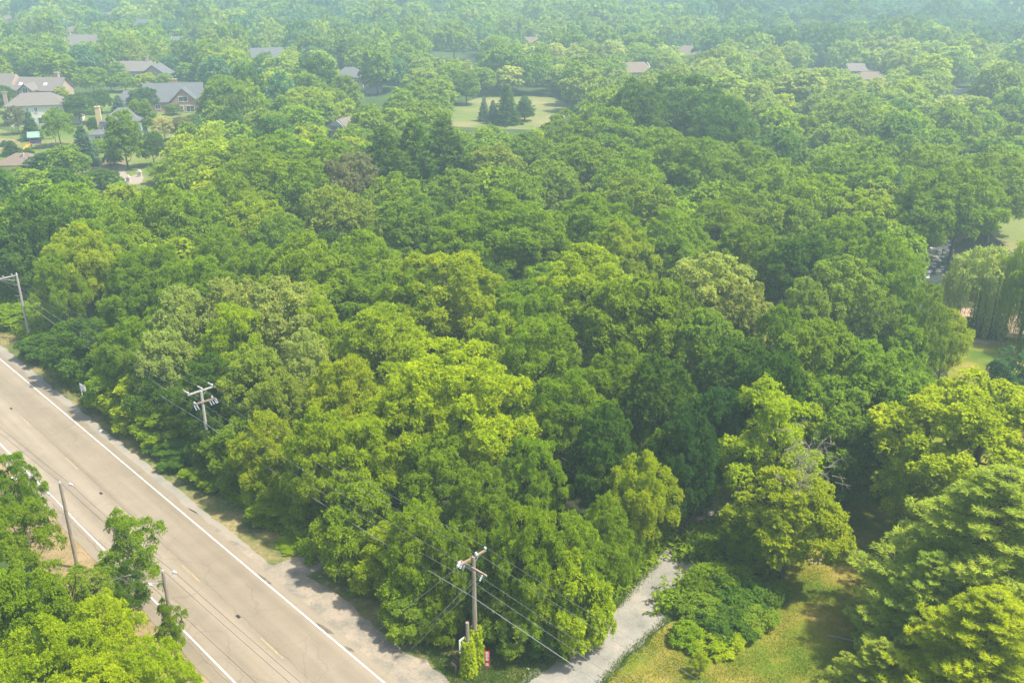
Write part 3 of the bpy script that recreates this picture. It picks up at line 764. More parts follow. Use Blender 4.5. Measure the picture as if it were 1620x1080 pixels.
# ------------------------------------------------------------------ wood: the crowns that can be told apart inside
CROWNS = [
 (660, 795, 125, 'locust', 'G', 9), (722, 545, 265, 'locust', 'Y', 15), (640, 600, 170, 'locust', 'Y', 13), (690, 690, 150, 'locust', 'G', 9.5), (570, 660, 130, 'locust', 'Y', 11), (760, 740, 130, 'locust', 'G', 9.5),
 (505, 640, 120, 'locust', 'Y', 12), (840, 690, 120, 'locust', 'G', 10), (600, 480, 190, 'locust', 'Y', 14), (545, 560, 150, 'locust', 'Y', 12.5), (700, 398, 220, 'locust', 'Y', 15),
 (640, 425, 130, 'locust', 'G', 13.5), (830, 445, 150, 'locust', 'G', 14), (855, 505, 170, 'locust', 'G', 13.5), (930, 388, 200, 'locust', 'Y', 15.5), (790, 490, 120, 'locust', 'Y', 12),
 (1010, 440, 190, 'maple', 'G', 15), (985, 545, 150, 'locust', 'G', 13), (900, 590, 160, 'locust', 'G', 12.5), (960, 640, 130, 'maple', 'D', 12), (1050, 570, 150, 'maple', 'D', 13), (1090, 650, 120, 'maple', 'K', 12),
 (785, 305, 210, 'locust', 'G', 16), (860, 330, 130, 'locust', 'G', 14), (940, 305, 170, 'locust', 'G', 15.5), (1010, 270, 160, 'locust', 'N', 15), (1070, 330, 150, 'locust', 'G', 14.5), (1135, 310, 140, 'locust', 'G', 14),
 (1190, 350, 130, 'maple', 'G', 14), (985, 350, 120, 'locust', 'Y', 14), (720, 350, 130, 'locust', 'G', 13.5), (640, 315, 150, 'maple', 'N', 14), (570, 365, 150, 'locust', 'G', 14), (480, 370, 180, 'locust', 'G', 15),
 (520, 290, 100, 'maple', 'O', 13), (560, 310, 110, 'maple', 'O', 12), (440, 335, 110, 'maple', 'N', 12), (400, 385, 130, 'locust', 'G', 13), (300, 405, 150, 'locust', 'G', 13.5), (350, 360, 130, 'locust', 'G', 13),
 (285, 455, 120, 'maple', 'P', 13), (255, 520, 100, 'maple', 'P', 10.5), (440, 445, 160, 'maple', 'P', 14), (365, 440, 120, 'maple', 'P', 14), (480, 520, 110, 'maple', 'P', 12), (365, 480, 140, 'locust', 'Y', 13), (330, 560, 120, 'locust', 'D', 10),
 (400, 550, 130, 'maple', 'O', 11), (440, 590, 110, 'maple', 'O', 10.5), (500, 470, 110, 'locust', 'Y', 12.5), (200, 500, 110, 'locust', 'G', 10.5),
 (1125, 402, 200, 'maple', 'P', 15), (1175, 440, 120, 'maple', 'P', 13.5), (1060, 440, 110, 'maple', 'N', 14), (1120, 490, 150, 'maple', 'N', 13), (1170, 540, 140, 'maple', 'D', 12.5), (1140, 610, 120, 'maple', 'K', 11.5),
 (150, 345, 110, 'locust', 'G', 13), (118, 352, 120, 'locust', 'Y', 14), (200, 400, 120, 'locust', 'G', 13), (240, 385, 130, 'locust', 'G', 13.5), (85, 400, 95, 'locust', 'G', 11.5), (40, 300, 120, 'maple', 'D', 15), (110, 285, 130, 'locust', 'G', 14.5),
 (20, 370, 110, 'maple', 'D', 9.5), (180, 320, 110, 'locust', 'G', 14), (250, 290, 150, 'locust', 'G', 15), (310, 300, 120, 'locust', 'G', 14), (405, 232, 150, 'locust', 'G', 16), (355, 270, 130, 'locust', 'G', 14.5), (470, 250, 130, 'locust', 'G', 14.5),
 (510, 215, 150, 'locust', 'G', 15), (440, 205, 110, 'maple', 'G', 14), (330, 215, 140, 'locust', 'Y', 13), (390, 215, 110, 'locust', 'G', 13), (560, 240, 110, 'maple', 'T', 14), (530, 250, 60, 'egg', 'T', 14),
 (720, 265, 110, 'maple', 'N', 13), (820, 270, 110, 'maple', 'N', 13.5), (870, 250, 120, 'maple', 'N', 13), (920, 215, 140, 'maple', 'G', 14.5), (780, 225, 110, 'maple', 'O', 12.5), (745, 215, 90, 'maple', 'N', 12),
 (840, 205, 100, 'maple', 'N', 13), (900, 172, 110, 'locust', 'G', 15), (960, 165, 120, 'locust', 'G', 16), (1010, 122, 130, 'locust', 'D', 20), (1085, 115, 160, 'locust', 'D', 20.5), (1150, 150, 110, 'locust', 'D', 18), (1060, 200, 130, 'locust', 'G', 16),
 (1120, 215, 120, 'locust', 'G', 15.5), (1000, 230, 120, 'locust', 'G', 15), (1190, 225, 140, 'locust', 'N', 15), (1180, 285, 130, 'locust', 'N', 14), (1240, 250, 140, 'locust', 'N', 15), (1300, 270, 140, 'locust', 'G', 15), (1250, 310, 120, 'maple', 'N', 13.5),
 (1340, 235, 140, 'locust', 'N', 15), (1370, 300, 120, 'maple', 'Y', 12.5), (1410, 250, 140, 'locust', 'N', 15), (1430, 320, 120, 'maple', 'O', 9), (1395, 285, 120, 'maple', 'O', 12.5), (1330, 340, 130, 'locust', 'G', 14), (1470, 270, 130, 'locust', 'G', 15),
 (1530, 255, 150, 'locust', 'G', 16), (1590, 230, 150, 'locust', 'N', 16), (1480, 225, 130, 'locust', 'N', 15),
 (1335, 405, 160, 'maple', 'O', 14), (1280, 440, 110, 'maple', 'O', 13), (1395, 455, 90, 'maple', 'O', 12), (1405, 365, 125, 'locust', 'G', 15), (1280, 370, 130, 'maple', 'D', 14), (1475, 448, 90, 'locust', 'N', 13), (1440, 500, 110, 'sumac', 'G', 10),
 (1505, 488, 90, 'locust', 'Y', 9.5), (1300, 505, 190, 'maple', 'N', 15), (1390, 545, 190, 'maple', 'N', 13.5), (1230, 555, 140, 'maple', 'D', 14), (1320, 600, 190, 'maple', 'N', 11.5), (1420, 640, 130, 'maple', 'D', 9), (1345, 680, 140, 'maple', 'D', 8),
 (1450, 585, 110, 'maple', 'G', 9.5), (1240, 480, 100, 'maple', 'G', 13.5),
 (1375, 345, 90, 'maple', 'D', 12),
]
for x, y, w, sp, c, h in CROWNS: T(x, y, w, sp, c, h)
# willows and the dark spruce on the right
B_(1540, 520, 388, 120, 'willow', 'P', 'weeping willow beside the stream, left of the taller willow')
B_(1612, 540, 372, 95, 'willow', 'Y', 'taller weeping willow at the right edge of the picture')
B_(1670, 560, 400, 120, 'willow', 'N', 'weeping willow mostly beyond the right edge')
B_(1556, 528, 450, 70, 'spruce', 'K', 'dark spruce standing under the weeping willow on the right')
B_(1540, 380, 338, 46, 'maple', 'N', 'grey-green small tree behind the gravel bank of the stream')
T(1425, 262, 26, 'spruce', 'S', 15, 'slim silvery spruce tip rising from the wood on the right')
# pines behind the top of the lot
for x, y, w, h, lb in ((605, 192, 95, 18, 'leftmost tall pine of the dark pine group behind the wooded lot'), (655, 178, 95, 19, 'second tall pine from left in the group behind the wooded lot'),
                       (700, 172, 90, 19, 'tallest pine at the right end of the dark pine group'), (630, 230, 90, 15, 'lower pine in front of the dark pine group'), (720, 215, 60, 14, 'short pine right of the dark pine group beside the meadow')):
    T(x, y, w, 'pine', 'D', h, lb)
# meadow trees
B_(738, 166, 112, 44, 'egg', 'G', 'rounded tree standing alone on the meadow with shade beneath')
B_(690, 168, 125, 85, 'maple', 'G', 'broad low tree at the left end of the meadow')
B_(766, 192, 152, 22, 'spruce', 'S', 'small silvery spruce on the meadow, left of the dark conifers')
B_(802, 197, 132, 46, 'spruce', 'D', 'large dark conifer at the middle of the meadow')
B_(830, 192, 150, 34, 'pine', 'D', 'spreading pine right of the dark conifer on the meadow')
B_(780, 196, 158, 24, 'spruce', 'S', 'blue spruce touching the dark conifer on the meadow')
B_(598, 150, 72, 56, 'egg', 'N', 'tall egg-shaped tree left of the broad tall far tree')
B_(570, 215, 160, 32, 'spruce', 'D', 'dark spruce right of the grey roofed house among the trees')
B_(718, 96, 33, 68, 'maple', 'G', 'tall broad tree standing above the far woods at top centre')
B_(1007, 110, 52, 84, 'maple', 'G', 'wide far tree left of the pinkish roof')
B_(1294, 112, 68, 26, 'spruce', 'B', 'pale far spruce standing among the woods at upper right')
# suburb trees
SUB = [
 (203, 268, 176, 60, 'egg', 'G', 'egg-shaped tree with bare trunk beside the house with buff chimney'),
 (97, 232, 171, 52, 'maple', 'G', 'round tree with a clear trunk in front of the cream house'),
 (137, 262, 196, 50, 'spruce', 'S', 'blue spruce between the round tree and the buff chimney'),
 (52, 222, 175, 36, 'spruce', 'B', 'dark blue spruce in front of the cream house wall'),
 (30, 213, 168, 34, 'maple', 'T', 'brownish small-crowned tree before the left end of the cream house'),
 (245, 263, 210, 46, 'maple', 'D', 'dark rounded tree right of the egg-shaped tree'),
 (228, 215, 158, 44, 'egg', 'G', 'green pointed tree in front of the brick gabled house'),
 (262, 224, 184, 38, 'maple', 'W', 'cream-flowered tree below the brick gable'),
 (290, 222, 185, 44, 'maple', 'T', 'brownish hazy tree below the brick gable, right of the flowered tree'),
 (128, 196, 148, 56, 'maple', 'D', 'deep green tree right of the cream house'),
 (162, 180, 142, 38, 'maple', 'D', 'round deep green tree above the buff chimney'),
 (232, 176, 139, 52, 'maple', 'D', 'dark tree covering the left wing of the brick gabled house'),
 (190, 182, 150, 34, 'spruce', 'S', 'silvery spruce left of the brick gabled house'),
 (362, 205, 120, 92, 'maple', 'G', 'large mid-green tree just right of the brick gabled house'),
 (275, 182, 164, 30, 'maple', 'G', 'small tree against the brick gable wall'),
 (330, 222, 180, 56, 'sumac', 'B', 'grey-green bush right below the brick gabled house'),
 (415, 232, 176, 76, 'maple', 'P', 'pale rounded tree in front of the wood behind the suburb'),
 (490, 205, 138, 110, 'maple', 'Y', 'broad yellow-green tree right of the large mid-green tree'),
 (10, 180, 136, 44, 'maple', 'D', 'deep green tree at the left edge beside the brown brick house'),
 (45, 160, 138, 24, 'maple', 'Y', 'small bright tree between the brown brick and cream houses'),
 (100, 168, 137, 24, 'egg', 'Y', 'small bright pointed tree right of the cream house roof'),
 (98, 148, 82, 64, 'egg', 'G', 'yellow-tipped tree above the cream house'),
 (65, 142, 92, 44, 'egg', 'D', 'narrow dark tree above the brown brick house'),
 (150, 150, 106, 56, 'maple', 'G', 'rounded tree above the deep green pair right of the cream house'),
 (35, 118, 58, 84, 'maple', 'N', 'tall hazy tree at the upper left above the brown brick house'),
 (178, 100, 57, 40, 'maple', 'D', 'rounded dark hazy tree right of the brown hip-roofed house'),
 (160, 112, 70, 36, 'egg', 'G', 'narrow hazy tree right of the brown hip-roofed house'),
 (183, 112, 87, 22, 'egg', 'Y', 'small pointed hazy tree beside the rounded dark one'),
 (225, 112, 58, 62, 'maple', 'N', 'broad soft hazy tree above the brick gabled house'),
 (268, 92, 62, 44, 'maple', 'O', 'yellowish hazy tree left of the white gabled far house'),
 (282, 112, 84, 42, 'maple', 'N', 'low rounded hazy tree above the gabled roof'),
 (460, 148, 96, 62, 'egg', 'G', 'upright tree below the grey roof with white gable'),
 (385, 125, 95, 56, 'maple', 'G', 'round tree left of the grey roof with white gable'),
 (490, 128, 82, 36, 'spruce', 'D', 'dark pointed tree right of the grey roof with white gable'),
 (530, 195, 140, 60, 'maple', 'G', 'rounded tree left of the dark spruce above the pines'),
 (20, 246, 222, 36, 'spruce', 'D', 'low dark spruce left of the play set'),
 (42, 250, 235, 30, 'sumac', 'D', 'low dark bush above the tan roof'),
 (88, 282, 240, 90, 'maple', 'K', 'very dark tree covering the right side of the tan roof'),
 (100, 246, 236, 50, 'shrub', 'Y', 'bright shrub row below the play set lawn'),
 (8, 232, 222, 22, 'spruce', 'B', 'small blue-green conifer at the left edge'),
 (160, 240, 222, 40, 'shrub', 'G', 'green shrub below the house with buff chimney'),
]
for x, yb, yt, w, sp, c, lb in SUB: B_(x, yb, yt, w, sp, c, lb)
for x, yb, yt, w, sp, c in ((1500, 366, 300, 84, 'maple', 'T'), (1566, 368, 285, 100, 'locust', 'G'), (1630, 330, 255, 100, 'maple', 'D'), (118, 178, 150, 30, 'maple', 'G'), (345, 178, 138, 44, 'maple', 'G'), (330, 152, 114, 46, 'maple', 'D'), (300, 134, 100, 42, 'egg', 'G'), (255, 126, 90, 42, 'maple', 'N'), (190, 132, 98, 40, 'maple', 'G'),
    (140, 122, 92, 36, 'egg', 'D'), (110, 128, 92, 34, 'maple', 'N'), (75, 122, 86, 38, 'egg', 'G'), (12, 126, 94, 52, 'maple', 'D'), (60, 106, 74, 40, 'maple', 'G'), (212, 205, 180, 30, 'sumac', 'G'), (318, 240, 202, 42, 'maple', 'G'),
    (285, 252, 216, 38, 'maple', 'N'), (322, 266, 238, 48, 'locust', 'G'), (265, 290, 252, 56, 'locust', 'G'), (160, 300, 268, 64, 'maple', 'D'), (20, 300, 266, 76, 'locust', 'G'), (395, 154, 112, 44, 'maple', 'N'), (442, 132, 106, 36, 'maple', 'G'),
    (402, 116, 92, 28, 'egg', 'N'), (200, 146, 114, 42, 'maple', 'G'), (232, 144, 116, 38, 'egg', 'Y'), (262, 144, 116, 34, 'maple', 'G'), (176, 146, 112, 34, 'egg', 'D'), (5, 160, 146, 26, 'maple', 'G'),
    (22, 196, 172, 28, 'maple', 'G'), (150, 214, 186, 22, 'maple', 'D'), (180, 262, 240, 30, 'sumac', 'B'), (305, 200, 180, 24, 'sumac', 'G'), (330, 205, 164, 40, 'maple', 'G')):
    B_(x, yb, yt, w, sp, c)

# ================================================================== FILL: the rest of the wood
def in_poly(x, y, P):
    c = False; j = len(P) - 1
    for i in range(len(P)):
        if (P[i][1] > y) != (P[j][1] > y) and x < (P[j][0] - P[i][0]) * (y - P[i][1]) / (P[j][1] - P[i][1]) + P[i][0]: c = not c
        j = i
    return c
# pixel polygons of open ground (projected on the ground)
OPEN = [[(900, 1200), (820, 1078), (985, 950), (1075, 845), (1130, 770), (1190, 760), (1300, 790), (1430, 680), (1490, 640), (1505, 480), (1560, 460), (1800, 480), (1800, 1200)],
        [(1450, 450), (1455, 400), (1480, 370), (1540, 355), (1545, 390), (1500, 450)],
        [(1555, 400), (1560, 330), (1680, 240), (1900, 300), (1800, 420)],
        [(700, 205), (712, 168), (760, 152), (870, 150), (905, 165), (895, 197), (840, 207)],
        [(-200, 282), (-200, 150), (30, 150), (60, 140), (320, 130), (330, 200), (260, 290)]]
# things that must stay visible: pixel box, ground distance
CLEAR = [(0, 119, 90, 158, 325), (20, 146, 108, 180, 262), (210, 130, 318, 180, 290), (155, 168, 170, 212, 245), (5, 247, 62, 264, 205), 
         
          (40, 212, 70, 240, 235), (185, 250, 235, 290, 200), (720, 160, 900, 196, 275), (735, 96, 745, 150, 300), (1500, 135, 1530, 147, 330),
         (1462, 372, 1532, 440, 150), (1500, 500, 1600, 630, 112), (1590, 320, 1620, 375, 160), (265, 180, 318, 190, 280), (585, 138, 600, 146, 320), (150, 205, 200, 262, 240), (0, 200, 40, 250, 225), (585, 50, 615, 140, 320), (690, 32, 750, 90, 470), (1275, 66, 1305, 104, 390)]
HOUSE_SITES = []
def ok_fill(X, Y, r, h):
    px, pyb, _ = proj(X, Y, 0)
    t = (Vector((X, Y, 0)) - RO).dot(nx)
    if -6 < t < LANE + 9: return False
    if t >= LANE + 9 and Y < 130: return False
    if Y < 78 and px < 1150: return False
    for P in OPEN:
        if in_poly(px, pyb, P): return False
    _, pyt, w = proj(X, Y, h); pr = r * 0.95 / w * FPX
    for x0, y0, x1, y1, D in CLEAR:
        if Y < D + 6 and px + pr > x0 and px - pr < x1 and pyt < y1 and pyb > y0: return False
    for hx, hy, hr in HOUSE_SITES:
        if (X - hx) ** 2 + (Y - hy) ** 2 < (hr + r * 0.6) ** 2: return False
    return True
def zone(px, py, Y, r):
    """species and colour of a filling tree, from where it stands"""
    wx, wy = (px - 810), Y
    patch = math.sin(wx * Y / 9e4 + 1.3) + math.sin(Y / 38.0 + wx / 300) + 0.6 * math.sin(wx / 70 + Y / 90)
    if Y < 250:
        if px > 1150: return r.choice(['maple', 'locust', 'locust']), r.choice('GNNGD')
        return r.choice(['locust', 'locust', 'maple']), r.choice('GGGYDN')
    if px > 1120 and Y < 400: return r.choice(['locust', 'maple']), r.choice('OPNOOY')
    if 700 < px < 1120 and 320 < Y < 420: return r.choice(['maple', 'locust']), r.choice('ONNPG')
    if px < 620 and Y < 700: return r.choice(['maple', 'egg', 'egg', 'locust']), r.choice('GDNNYGBO')
    return r.choice(['maple', 'locust', 'locust', 'egg']), r.choice('NOGN' if patch > 0.7 else ('DDKB' if patch < -0.5 else 'BGDDGN'))
FILL = []
grid = {}
def near_ok(X, Y, r, k):
    gx, gy = int(X // 12), int(Y // 12)
    for i in (-1, 0, 1):
        for j in (-1, 0, 1):
            for (a, b, c) in grid.get((gx + i, gy + j), ()):
                if (a - X) ** 2 + (b - Y) ** 2 < (k * (r + c)) ** 2: return False
    return True
def reg(X, Y, r): grid.setdefault((int(X // 12), int(Y // 12)), []).append((X, Y, r))
for t in TREES: reg(t['X'], t['Y'], t['r'])

# ================================================================== HOUSES
def house(name, label, loc, rz, wings, wallm, roofm, chims=(), windows=(), skylights=(), doors=(), cat='house', group='houses of the suburb'):
    """wings: (cx, cy, w, d, wall_h, roof_h, axis, hip, wallmat or None); axis 'x' ridge along x"""
    root = empty(name, loc, rz, label, cat, group)
    for wi, (cx, cy, w, d, hw, hr, axis, hip, wm) in enumerate(wings):
        o = 0.45; z = 0.004 * wi
        mb = MB().box((cx, cy, hw / 2 - 0.2), (w, d, hw + 0.4 - z))
        if hip < 0.5:      # gable walls
            if axis == 'x':
                for sx in (-1, 1):
                    x = cx + sx * (w / 2 - 0.1)
                    mb.add([(x - .1, cy - d / 2, hw), (x - .1, cy + d / 2, hw), (x - .1, cy, hw + hr * 0.97), (x + .1, cy - d / 2, hw), (x + .1, cy + d / 2, hw), (x + .1, cy, hw + hr * 0.97)], [(0, 1, 2), (3, 5, 4), (0, 3, 4, 1), (1, 4, 5, 2), (0, 2, 5, 3)])
            else:
                for sy in (-1, 1):
                    y = cy + sy * (d / 2 - 0.1)
                    mb.add([(cx - w / 2, y - .1, hw), (cx + w / 2, y - .1, hw), (cx, y - .1, hw + hr * 0.97), (cx - w / 2, y + .1, hw), (cx + w / 2, y + .1, hw), (cx, y + .1, hw + hr * 0.97)], [(0, 1, 2), (3, 5, 4), (0, 3, 4, 1), (1, 4, 5, 2), (0, 2, 5, 3)])
        mb.build('wall', wm or wallm, root)
        W, D = w / 2 + o, d / 2 + o; e = 0.12
        if axis == 'x':
            k = W - hip * D if hip else W
            top = [(-k, 0), (k, 0)]
        else:
            k = D - hip * W if hip else D
            top = [(0, -k), (0, k)]
        zl = hw - 0.05 + z
        Vr = [(cx - W, cy - D, zl), (cx + W, cy - D, zl), (cx + W, cy + D, zl), (cx - W, cy + D, zl),
              (cx - W, cy - D, zl + e), (cx + W, cy - D, zl + e), (cx + W, cy + D, zl + e), (cx - W, cy + D, zl + e),
              (cx + top[0][0], cy + top[0][1], zl + hr + e), (cx + top[1][0], cy + top[1][1], zl + hr + e)]
        Fr = [(0, 3, 2, 1), (0, 1, 5, 4), (1, 2, 6, 5), (2, 3, 7, 6), (3, 0, 4, 7)]
        Fr += [(4, 5, 9, 8), (6, 7, 8, 9), (5, 6, 9), (7, 4, 8)] if axis == 'x' else [(5, 6, 9, 8), (7, 4, 8, 9), (4, 5, 8), (6, 7, 9)]
        rb = MB()
        if hip: rb.add(Vr, Fr)
        else:
            for sd in (-1, 1):
                if axis == 'x': q = [(cx - W, cy + sd * D, zl), (cx + W, cy + sd * D, zl), (cx + W, cy, zl + hr), (cx - W, cy, zl + hr)]
                else: q = [(cx + sd * W, cy - D, zl), (cx + sd * W, cy + D, zl), (cx, cy + D, zl + hr), (cx, cy - D, zl + hr)]
                rb.add(q + [(a_, b_, c_ + 0.2) for a_, b_, c_ in q], [(3, 2, 1, 0), (4, 5, 6, 7), (0, 1, 5, 4), (1, 2, 6, 5), (3, 0, 4, 7)])
        rf_ = rb.build('roof', roofm, root)
        if wi == 0:
            for (x, y, zt, s, m_) in chims:
                c = MB().box((x, y, zt / 2), (s, s * 0.8, zt)).box((x, y, zt + 0.09), (s + 0.2, s * 0.8 + 0.2, 0.18)).build('chimney', m_, root)
                MB().box((x, y, zt + 0.33), (0.3, 0.3, 0.3)).build('chimney_pot', M_shingle2, c)
    for (x, y, z, w, h, face) in windows:     # face: 's' towards -y, 'e' +x, 'w' -x
        dx, dy = {'s': (0, -1), 'e': (1, 0), 'w': (-1, 0), 'n': (0, 1)}[face]
        sz = (w, 0.12, h) if dy else (0.12, w, h)
        fr = MB()
        for a, b_, ww, hh in ((0, h / 2, w + .2, .12), (0, -h / 2, w + .2, .12), (-w / 2, 0, .12, h), (w / 2, 0, .12, h), (0, 0, .06, h - .1)):
            fr.box((x + (a if dy else 0), y + (0 if dy else a), z + b_), (ww if dy else 0.16, 0.16 if dy else ww, hh))
        f = fr.build('window', M_trim, root)
        MB().box((x - dx * 0.02, y - dy * 0.02, z), (w - .1 if dy else 0.08, 0.08 if dy else w - .1, h - .1)).build('pane', M_glass, f)
    for (x, y, z, w, d, pitch) in skylights:
        MB().box((x, y, z), (w, d, 0.18), rot=Matrix.Rotation(pitch, 3, 'X')).build('skylight', M_skyl, root)
    for (x, y, z, w, h) in doors:
        MB().box((x, y, z), (w, 0.14, h)).build('door', M_timber, root)
    HOUSE_SITES.append((loc[0], loc[1], max(w_[2] for w_ in wings) * 0.5))
    return root
def hp(px, yb): p = at(px, yb); return (p.x, p.y, 0)

# brick gabled house
house('brick_house', 'red brick house with large grey roof, brick chimney and front gable of big windows', hp(276, 176), R(10),
      [(0, 4, 17, 10, 2.8, 5.0, 'x', 0, None), (3.6, -1.6, 8.2, 5, 2.9, 4.2, 'y', 0, None), (-12.5, 5, 9, 8, 2.4, 3.4, 'x', 0.6, None)], M_brick, M_shingle,
      chims=[(0.5, 4.6, 8.8, 1.2, M_brick)],
      windows=[(2.2, -4.15, 1.2, 2.4, 1.9, 's'), (5.4, -4.15, 1.2, 2.4, 1.9, 's'), (3.6, -4.15, 4.1, 2.6, 1.5, 's'), (-4.5, -1.05, 1.5, 1.4, 1.4, 's'), (8.55, 3, 1.4, 1.2, 1.4, 'e')],
      skylights=[(-3.5, 1.4, 5.05, 1.5, 1.3, R(40)), (-12, 2.6, 4.2, 1.1, 1.0, R(38))])
# cream house
house('cream_house', 'cream two-storey house with brown hip roof and two white skylights', hp(62, 198), R(14),
      [(0, 3, 15, 9, 5.6, 2.9, 'x', 0.85, None), (8.4, 4.5, 5, 7, 4.6, 2.0, 'x', 0.8, None)], M_cream, M_shingle2,
      chims=[(-7.9, 2.2, 8.9, 0.9, M_brick2)],
      windows=[(-4.6, -1.55, 4.3, 1.6, 1.4, 's'), (-2.0, -1.55, 4.4, 0.8, 1.3, 's'), (0.2, -1.55, 4.4, 0.8, 1.3, 's'), (5.2, -1.55, 4.3, 1.9, 1.4, 's'), (-4.8, -1.55, 1.5, 1.4, 1.5, 's'), (1.4, -1.55, 1.4, 2.2, 1.8, 's'), (5.2, -1.55, 1.4, 1.6, 1.6, 's'), (-7.55, 1, 4.3, 1.0, 1.3, 'w')],
      skylights=[(-3.6, 0.9, 7.18, 1.7, 1.2, R(31)), (0.9, 1.0, 7.25, 1.1, 0.9, R(31))])
# brown brick house with dormers
house('brown_brick_house', 'large brown brick house with grey roofs and white-windowed dormer behind the cream house', hp(38, 168), R(-6),
      [(-9.5, 4, 13, 10, 5.0, 4.4, 'x', 0.3, None), (4.5, 5, 15, 9, 4.6, 3.6, 'x', 0, None), (3.0, 0.0, 4.2, 5, 5.0, 2.0, 'y', 0, None), (-5.0, -2.6, 4.0, 5, 3.8, 2.0, 'y', 0, None)], M_brick2, M_shingle2,
      chims=[(9.2, 6, 9.6, 1.3, M_brick2)],
      windows=[(3.0, -2.55, 5.1, 1.7, 1.6, 's'), (-5.0, -5.15, 3.0, 1.4, 1.4, 's'), (-1.2, 0.45, 3.6, 1.0, 1.4, 's'), (7.6, 0.45, 3.2, 1.4, 1.4, 's'), (-10.5, -1.05, 3.4, 1.5, 1.5, 's')],
      skylights=[(-1.2, 2.4, 6.5, 1.0, 1.0, R(38)), (7.0, 2.4, 6.5, 1.0, 1.0, R(38))])
# blue-grey house with buff chimney
house('blue_grey_house', 'blue-grey house with tall buff chimney and dark roof behind the egg-shaped tree', hp(180, 222), R(8),
      [(2.6, 3, 9, 9, 5.0, 2.8, 'x', 0.8, None), (-1.8, -2.8, 5.4, 3.6, 2.3, 0.9, 'x', 0.8, M_whites)], M_bluegrey, M_shingle,
      chims=[(-2.6, -0.6, 8.6, 1.15, M_buff)],
      windows=[(-1.2, -1.55, 3.6, 0.9, 1.6, 's'), (-1.95, 1.5, 3.7, 1.1, 1.6, 'w'), (-2.6, -4.65, 1.3, 1.5, 1.2, 's')])
# tan hip roof in front at the left
house('tan_roofed_house', 'low house with tan hip roof at the left edge, half hidden by dark trees', hp(34, 276), R(4),
      [(0, 2, 9.5, 8, 2.4, 1.9, 'x', 0.9, None)], M_cream, M_shingle3, chims=[(0.8, 0.6, 4.35, 0.45, M_whites)], windows=[(-2, -2.05, 1.3, 1.3, 1.1, 's')])
# hazy far houses
FAR = [
 ('hazy house with brown hip roof and brick chimney at upper left', 134, 90, 18, M_brick2, M_shingle2, 5.0, 4.4, 'x', 0.7, 4, [(-6.5, 3, 10.5, 1.4, M_brick2)]),
 ('hazy house with grey roof and white gable at upper left centre', 426, 108, 13, M_whites, M_shingle, 3.6, 4.2, 'x', 0, 20, []),
 ('hazy house with dark grey pyramid roof near the top left', 228, 60, 15, M_brick2, M_shingle, 4.6, 5.0, 'x', 0.95, -8, []),
 ('farthest pinkish-grey roofed house at the top left', 177, 42, 15, M_brick2, M_shingle2, 4.2, 4.0, 'x', 0.5, 12, []),
 ('hazy white house with grey roof above the brick gabled house', 293, 86, 11, M_whites, M_shingle, 4.8, 3.0, 'x', 0.2, 15, []),
 ('tiny pale orange-roofed far house near the left edge', 15, 44, 10, M_whites, M_shingle3, 3.6, 3.4, 'x', 0.6, 0, []),
 ('far house with orange-tan roof left of the dark pyramid roof', 117, 62, 10, M_cream, M_shingle3, 3.6, 2.8, 'x', 0.5, -10, []),
 ('brown-roofed house behind the brick gabled house, left', 212, 132, 16, M_brick2, M_shingle2, 4.4, 3.2, 'x', 0.4, 6, [(5, 3, 9, 1.0, M_brick2)]),
 ('grey-purple roofed house just behind the brick gabled house', 247, 138, 9, M_brick2, M_shingle, 4.2, 3.4, 'y', 0, 0, []),
 ('pale grey house with sloping roof left of the tall pines', 539, 226, 9.5, M_whites, M_shingle2, 3.0, 3.0, 'y', 0.2, -28, []),
 ('dark grey roofed house above the tall pines', 553, 138, 10, M_brick2, M_shingle, 3.4, 3.2, 'x', 0.8, 0, []),
 ('far tan roofed white house right of the meadow', 1006, 132, 12, M_whites, M_shingle3, 4.0, 3.2, 'x', 0.4, 20, []),
 ('far pinkish roofed house right of the wide far tree', 1090, 102, 12, M_whites, M_shingle3, 4.0, 3.4, 'x', 0.3, -12, []),
 ('small brown roof among the far trees at upper right', 1354, 126, 7, M_brick2, M_shingle2, 3.2, 2.4, 'x', 0.2, 0, []),
 ('low tan roof behind the pale woods at upper right', 1378, 138, 11, M_cream, M_shingle3, 2.8, 2.2, 'x', 0.6, 0, []),
 ('tiny pinkish far roof above the meadow woods', 840, 84, 9, M_whites, M_shingle3, 4.0, 3.0, 'x', 0.4, 0, []),
]
for lb, px, yb, w, wm, rm, hw, hr, axis, hip, rz, ch in FAR:
    _h = at(px, yb); _x, _yt, _w = proj(_h.x, _h.y + 4, hw + hr); _, _ye, _ = proj(_h.x, _h.y, hw)
    CLEAR.append((px - w * 0.2 / _w * FPX, _yt - 1, px + w * 0.2 / _w * FPX, _yt + 0.6 * (_ye - _yt), _h.y))
    house('house', lb, hp(px, yb), R(rz), [(0, 3, w, 8.5, hw, hr, axis, hip, None)], wm, rm, chims=ch,
          windows=[(-w * 0.28, -1.3, hw * 0.62, 1.3, 1.3, 's'), (w * 0.05, -1.3, hw * 0.62, 1.3, 1.3, 's'), (w * 0.32, -1.3, hw * 0.62, 1.1, 1.3, 's')])
